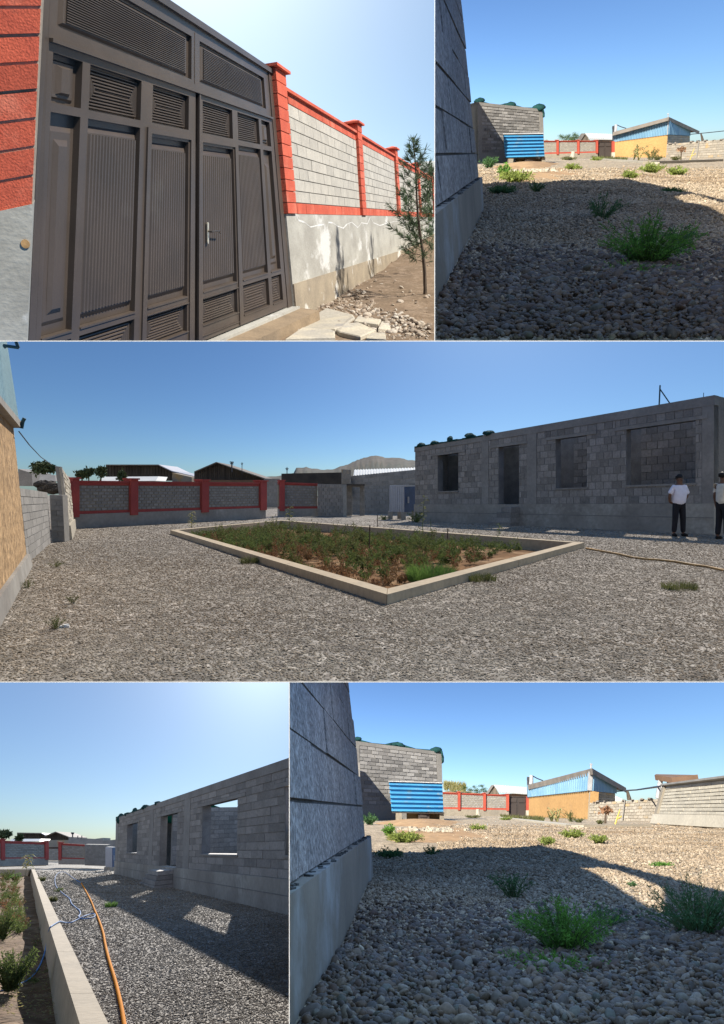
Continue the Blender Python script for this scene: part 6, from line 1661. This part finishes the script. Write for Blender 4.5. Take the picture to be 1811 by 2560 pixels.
x, y = d1(320, 720); tallplant(S, x, y, y-44, 'dry straw coloured corn plant at the far end of the bed, lower left picture', M_CORN, 26, 22, z=zs)
x, y = d1(110, 640); tallplant(S, x, y, y-24, 'small green corn plant left of the dry one, lower left picture', M_OLIVE, 14, 12, z=zs)
# dry litter on the bed
V = []; Fc = []
for k in range(900):
    leafquads(dbed(random.uniform(0, 780), random.uniform(700, 1960))+np.array((0, 0, .03)), np.array((random.gauss(0, 1), random.gauss(0, 1), .1)), random.uniform(.02, .07), .012, V, Fc)
V, Fc = keep(S, V, Fc); single(S, 'dry_litter', V, Fc, M_CORN, kind='stuff', noclip=True)
# hoses
def smooth(pts, n=6):
    pts = [np.asarray(p) for p in pts]; out = []
    for i in range(len(pts)-1):
        p0, p1, p2, p3 = pts[max(i-1, 0)], pts[i], pts[i+1], pts[min(i+2, len(pts)-1)]
        for k in range(n):
            q = k/n; out.append(.5*((2*p1)+(-p0+p2)*q+(2*p0-5*p1+4*p2-p3)*q*q+(-p0+3*p1-3*p2+p3)*q**3))
    return out+[pts[-1]]
op = [(1000, 232), (1035, 290), (1080, 370), (1130, 470), (1165, 560), (1205, 650), (1245, 760), (1275, 860), (1292, 960), (1318, 1080), (1352, 1210), (1395, 1350), (1432, 1480), (1470, 1640), (1500, 1780), (1530, 1960), (1570, 2200)]
mb = MB(); mb.tube(smooth([S.G(*d3(*q), .022) for q in op]), .019, 10); single(S, 'orange_hose', mb.v, mb.f, M_HOSEO, 'thick orange hose curving over the gravel towards the viewer, lower left picture', 'hose', smooth=True)
bp_ = [(1000, 232, .02), (930, 190, .02), (860, 140, .02), (795, 100, .02), (730, 104, .02), (692, 140, .02), (678, 195, .02), (690, 265, .02), (735, 325, .02), (800, 380, .02), (858, 425, .02), (882, 485, .02), (930, 530, .02), (980, 570, .02), (992, 610, .02), (972, 645, .03), (1010, 672, .02), (1090, 668, .02), (1150, 655, .02), (1172, 632, .02), (1155, 610, .03), (1100, 620, .02), (1030, 645, .045), (960, 680, .02), (880, 718, .02), (820, 722, .03), (765, 712, .10)]
P1_ = [S.G(*d3(x, y), z) for x, y, z in bp_]+[S.G(*d3(x, y), z) for x, y, z in ((735, 708, .14), (690, 730, .14), (640, 762, .14), (617, 785, .13))]
P2_ = [S.G(*d3(x, y), z) for x, y, z in ((595, 860, -.02), (580, 960, -.14), (558, 1070, -.24), (515, 1200, zs+.03), (450, 1320, zs+.02), (375, 1405, zs+.02), (270, 1468, zs+.02), (140, 1520, zs+.02), (0, 1568, zs+.02), (-120, 1600, zs+.02))]
mb = MB(); mb.tube(smooth(P1_+P2_), .012, 8); single(S, 'blue_hose', mb.v, mb.f, M_HOSEB, 'thin blue hose looping over the gravel and across the kerb into the bed', 'hose', smooth=True)
# house
Zl, Zr = S.GZ(288, 2184.5), S.GZ(723.7, 2288)
# extend the facade beyond the frame edge
A3, B3 = S.P(288, 2183, Zl), S.P(723.7, 2288, Zr); A4, B4 = S.P(291, 2043, Zl), S.P(723.7, 1894.5, Zr)
ex = 1.18
HP = Patch(A3, A3+(B3-A3)*ex, A4, A4+(B4-A4)*ex)
def hp_(x, y): return HP.uv(S, *d2(x, y))
vp = hp_(860, 966)[1]
def hl2(x0, x1, yt, yb, xt): return [hp_(x0, (yt+yb)/2)[0], hp_(x1, (yt+yb)/2)[0], hp_(xt, yb)[1], hp_(xt, yt)[1]]
w1 = hl2(203, 293, 556, 815, 250); dr = hl2(492, 640, 490, 945, 600); w2 = hl2(862, 1170, 352, 828, 1010)
wt = (w1[3]+dr[3]+w2[3])/3
w3 = [hp_(1592, 500)[0], hp_(1592, 500)[0]+(w2[1]-w2[0])*1.15, w2[2], wt]
holes = [(w1[0], w1[1], w1[2], wt), (dr[0], dr[1], vp*.97, wt), (w2[0], w2[1], w2[2], wt), tuple(w3)]
lint = [(h[0]-.022, h[1]+.022, wt, wt+.03) for h in holes]
posts = [(hp_(400, 700)[0], hp_(430, 700)[0]), (hp_(700, 700)[0], hp_(752, 700)[0]), (0, hp_(125, 700)[0])]
t = block_house(S, HP, holes, vp, lint, posts, 12, 34, 'unfinished grey block house with empty window openings on the right of the lower left picture')
st = Thing(S, 'block_steps', HP.at(dr[0], 0, .4), 'stacked block steps under the house door, lower left picture', 'steps')
u_ = [hp_(500, 1150)[0], hp_(515, 1100)[0], hp_(545, 1050)[0], hp_(560, 1000)[0]]
for k in range(4):
    n = 3-k if k < 3 else 1; u0 = dr[0]-.010+k*.014; u1 = dr[1]-.006
    for j in range(max(1, n)):
        a0 = u0+(u1-u0)*j/max(1, n); a1 = u0+(u1-u0)*(j+1)/max(1, n)
        part(st, 'block', *HP.box(a0, a1-.0008, vp*(k*.235)-.01, vp*((k+1)*.235)-.014, .055, .80-.04*k+random.uniform(-.02, .02)), M_HBLK)
mb = MB()
for x0, x1, y0, y1 in ((105, 160, 488, 545), (170, 220, 468, 492), (240, 276, 432, 470), (318, 386, 402, 432), (430, 490, 370, 395)):
    a = d2(x0, y1); b_ = d2(x1, y0); u, vv = HP.uv(S, (a[0]+b_[0])/2, (a[1]+b_[1])/2); c = HP.at(u, vv, -.1); k = c[1]/F
    mb.add(*blob(c, (b_[0]-a[0])*k*.55, .25, (a[1]-b_[1])*k*.6, x0))
for i in range(12):
    a = i/12*.30; mb.add(*HP.box(a, a+.024, .985, 1.004+.006*math.sin(i*1.9), -.33, .03))
single(S, 'roof_net', mb.v, mb.f, M_NET, 'bunched green net on the left end of the house top, lower left picture', 'net')
v = [HP.at(.0, .93, -2.4), HP.at(.40, .93, -2.4), HP.at(.40, .66, -5.1), HP.at(.0, .66, -5.1)]; v += [p-np.array((0, 0, .01)) for p in v]
single(S, 'green_net', v, BOXF, M_GNET, 'green net over the rooms behind the open door, lower left picture', 'net')
# partition with a doorway seen through the large opening
nrm = HP.n; pu = (dr[0]+dr[1])/2-.02
pa, pb = HP.at(pu, vp, -.33), HP.at(pu, vp, -5.1); pc, pd = HP.at(pu, .90, -.33), HP.at(pu, .84, -5.1)
pp = Patch(pa, pb, pc, pd)
t2 = Thing(S, 'inner_wall', pp.at(.5, 0), 'inner block wall seen through the large window opening, lower left picture', 'wall')
backing(t2, pp, 0, 1, 0, 1, [], M_HMOR, -.2, -.01); blocks(t2, pp, 0, 1, 0, 1, 12, 10, M_HBLK, gap=.02, jit=.012, depth=.08, limit=130)
# fence, walls, cabinet
redfence(S, (-120, 2166, 57), (120, 2160.5, 65), (-120, 2097, 57), (120, 2106.5, 65), [(-112, -104), (2, 11), (112, 120)], [(-102, 1, 9), (12, 111, 10)], 'red pillared block fence behind the bed, lower left picture', v_=(.26, .31, .90), limit=80)
redfence(S, (147, 2159, 66), (212, 2160, 66), (147, 2107.5, 66), (212, 2111, 66), [(147.5, 155)], [(156, 211, 7)], 'short red topped fence bay right of the gap, lower left picture', v_=(.24, .30, .90), limit=60)
greywall(S, 'grey_wall', (212, 2161, 65), (268, 2163, 62), (212, 2111, 65), (268, 2112, 62), 9, 8, 'plain grey block wall between the red bay and the cabinet, lower left picture')
v, f = slab(S, [S.P(120, 2122, 66), S.P(147, 2122, 66), S.P(147, 2117.5, 66), S.P(120, 2117.5, 66)], 0, .3); single(S, 'gap_beam', v, f, M_DROOF, 'dark beam across the fence gap, lower left picture', 'beam')
greywall(S, 'gap_wall', (118, 2150, 80), (150, 2150, 80), (118, 2118, 80), (150, 2118, 80), 7, 4, 'grey wall seen through the fence gap, lower left picture')
Zc = S.GZ(272, 2177); cabinet(S, 265, 282, 290, 2119, 2167, 2177, Zc, 'grey sheet metal cabinet on supports at the far house corner, lower left picture')
gable_shed(S, 'open_barn', ([(43, 2082), (104, 2083), (118, 2090)], 2104), 110, 'flat ridged open barn behind the fence, lower left picture', 16)
gable_shed(S, 'gabled_barn', ([(112, 2090), (139, 2079.5), (174, 2093)], 2106), 108, 'gabled dark barn behind the fence gap, lower left picture', 18)
v, f = slab(S, [S.P(104, 2122, 104), S.P(178, 2122, 104), S.P(178, 2100, 104), S.P(104, 2100, 104)], 0, 2); single(S, 'barn_base_wall', v, f, M_RAGG, 'tan wall under the gabled barn, lower left picture', 'wall')
v, f = slab(S, [S.P(24, 2104, 95), S.P(98, 2103, 95), S.P(103, 2097, 97), S.P(30, 2097, 97)], 0, 3); single(S, 'low_white_roof', v, f, M_WROOF, 'low white roof before the open barn, lower left picture', 'roof')
v, f = slab(S, [S.P(172, 2118, 100), S.P(258, 2118, 100), S.P(258, 2094.5, 100), S.P(238, 2097, 100), S.P(172, 2094, 100)], 0, 3); single(S, 'long_shed', v, f, M_HBLK, 'long grey wall with sagging top right of the gabled barn, lower left picture', 'wall')
v, f = slab(S, [S.P(257, 2125, 92), S.P(300, 2125, 92), S.P(300, 2098, 92), S.P(257, 2102, 92)], 0, 3); single(S, 'distant_wall', v, f, M_HCON, 'distant grey wall just left of the house corner, lower left picture', 'wall')
tree(S, 6, 2096, 2079, 34, 100, 'dark round tree at the left edge behind the fence, lower left picture', M_TREEF, n=700, leafpx=8)
tree(S, 48, 2102, 2087, 16, 90, 'small grey tree before the open barn, lower left picture', M_TREEF, n=400, leafpx=7)
pole(S, 182, 2094, 2081, 100, 'utility pole right of the gabled barn, lower left picture', ((1, 4), (3, 3)), .08)
for x, lab in ((195, 'first small post on the far shed, lower left picture'), (205, 'second small post on the far shed, lower left picture')): pole(S, x, 2096, 2089, 100, lab, (), .06)
sky(S, 230, 36, -19, 2.2, .040, (.68, .92, 1.20), dust=.9)
# thin white bars that part the pictures
Zd = .86
def bar_(x0, y0, x1, y1):
    v = []
    for z in (Zd, Zd+.012):
        v += [np.array(((x-905.5)/F*z, z, -(y-1280)/F*z)) for x, y in ((x0, y1), (x1, y1), (x1, y0), (x0, y0))]
    me = rawmesh('dividing_bar', v, BOXF, M_BAR); o = bpy.data.objects.new('dividing_bar', me); A.col.objects.link(o); o['kind'] = 'structure'
M_BAR = mat('white_bar', (.9, .9, .9), (.88, .88, .88), bump=0, fine=.01)
bar_(-300, 851.7, 2100, 853.5); bar_(-300, 1704.1, 2100, 1705.9); bar_(1086.4, -300, 1088.2, 852); bar_(722.9, 1705.9, 724.7, 2900)
finish_suns()
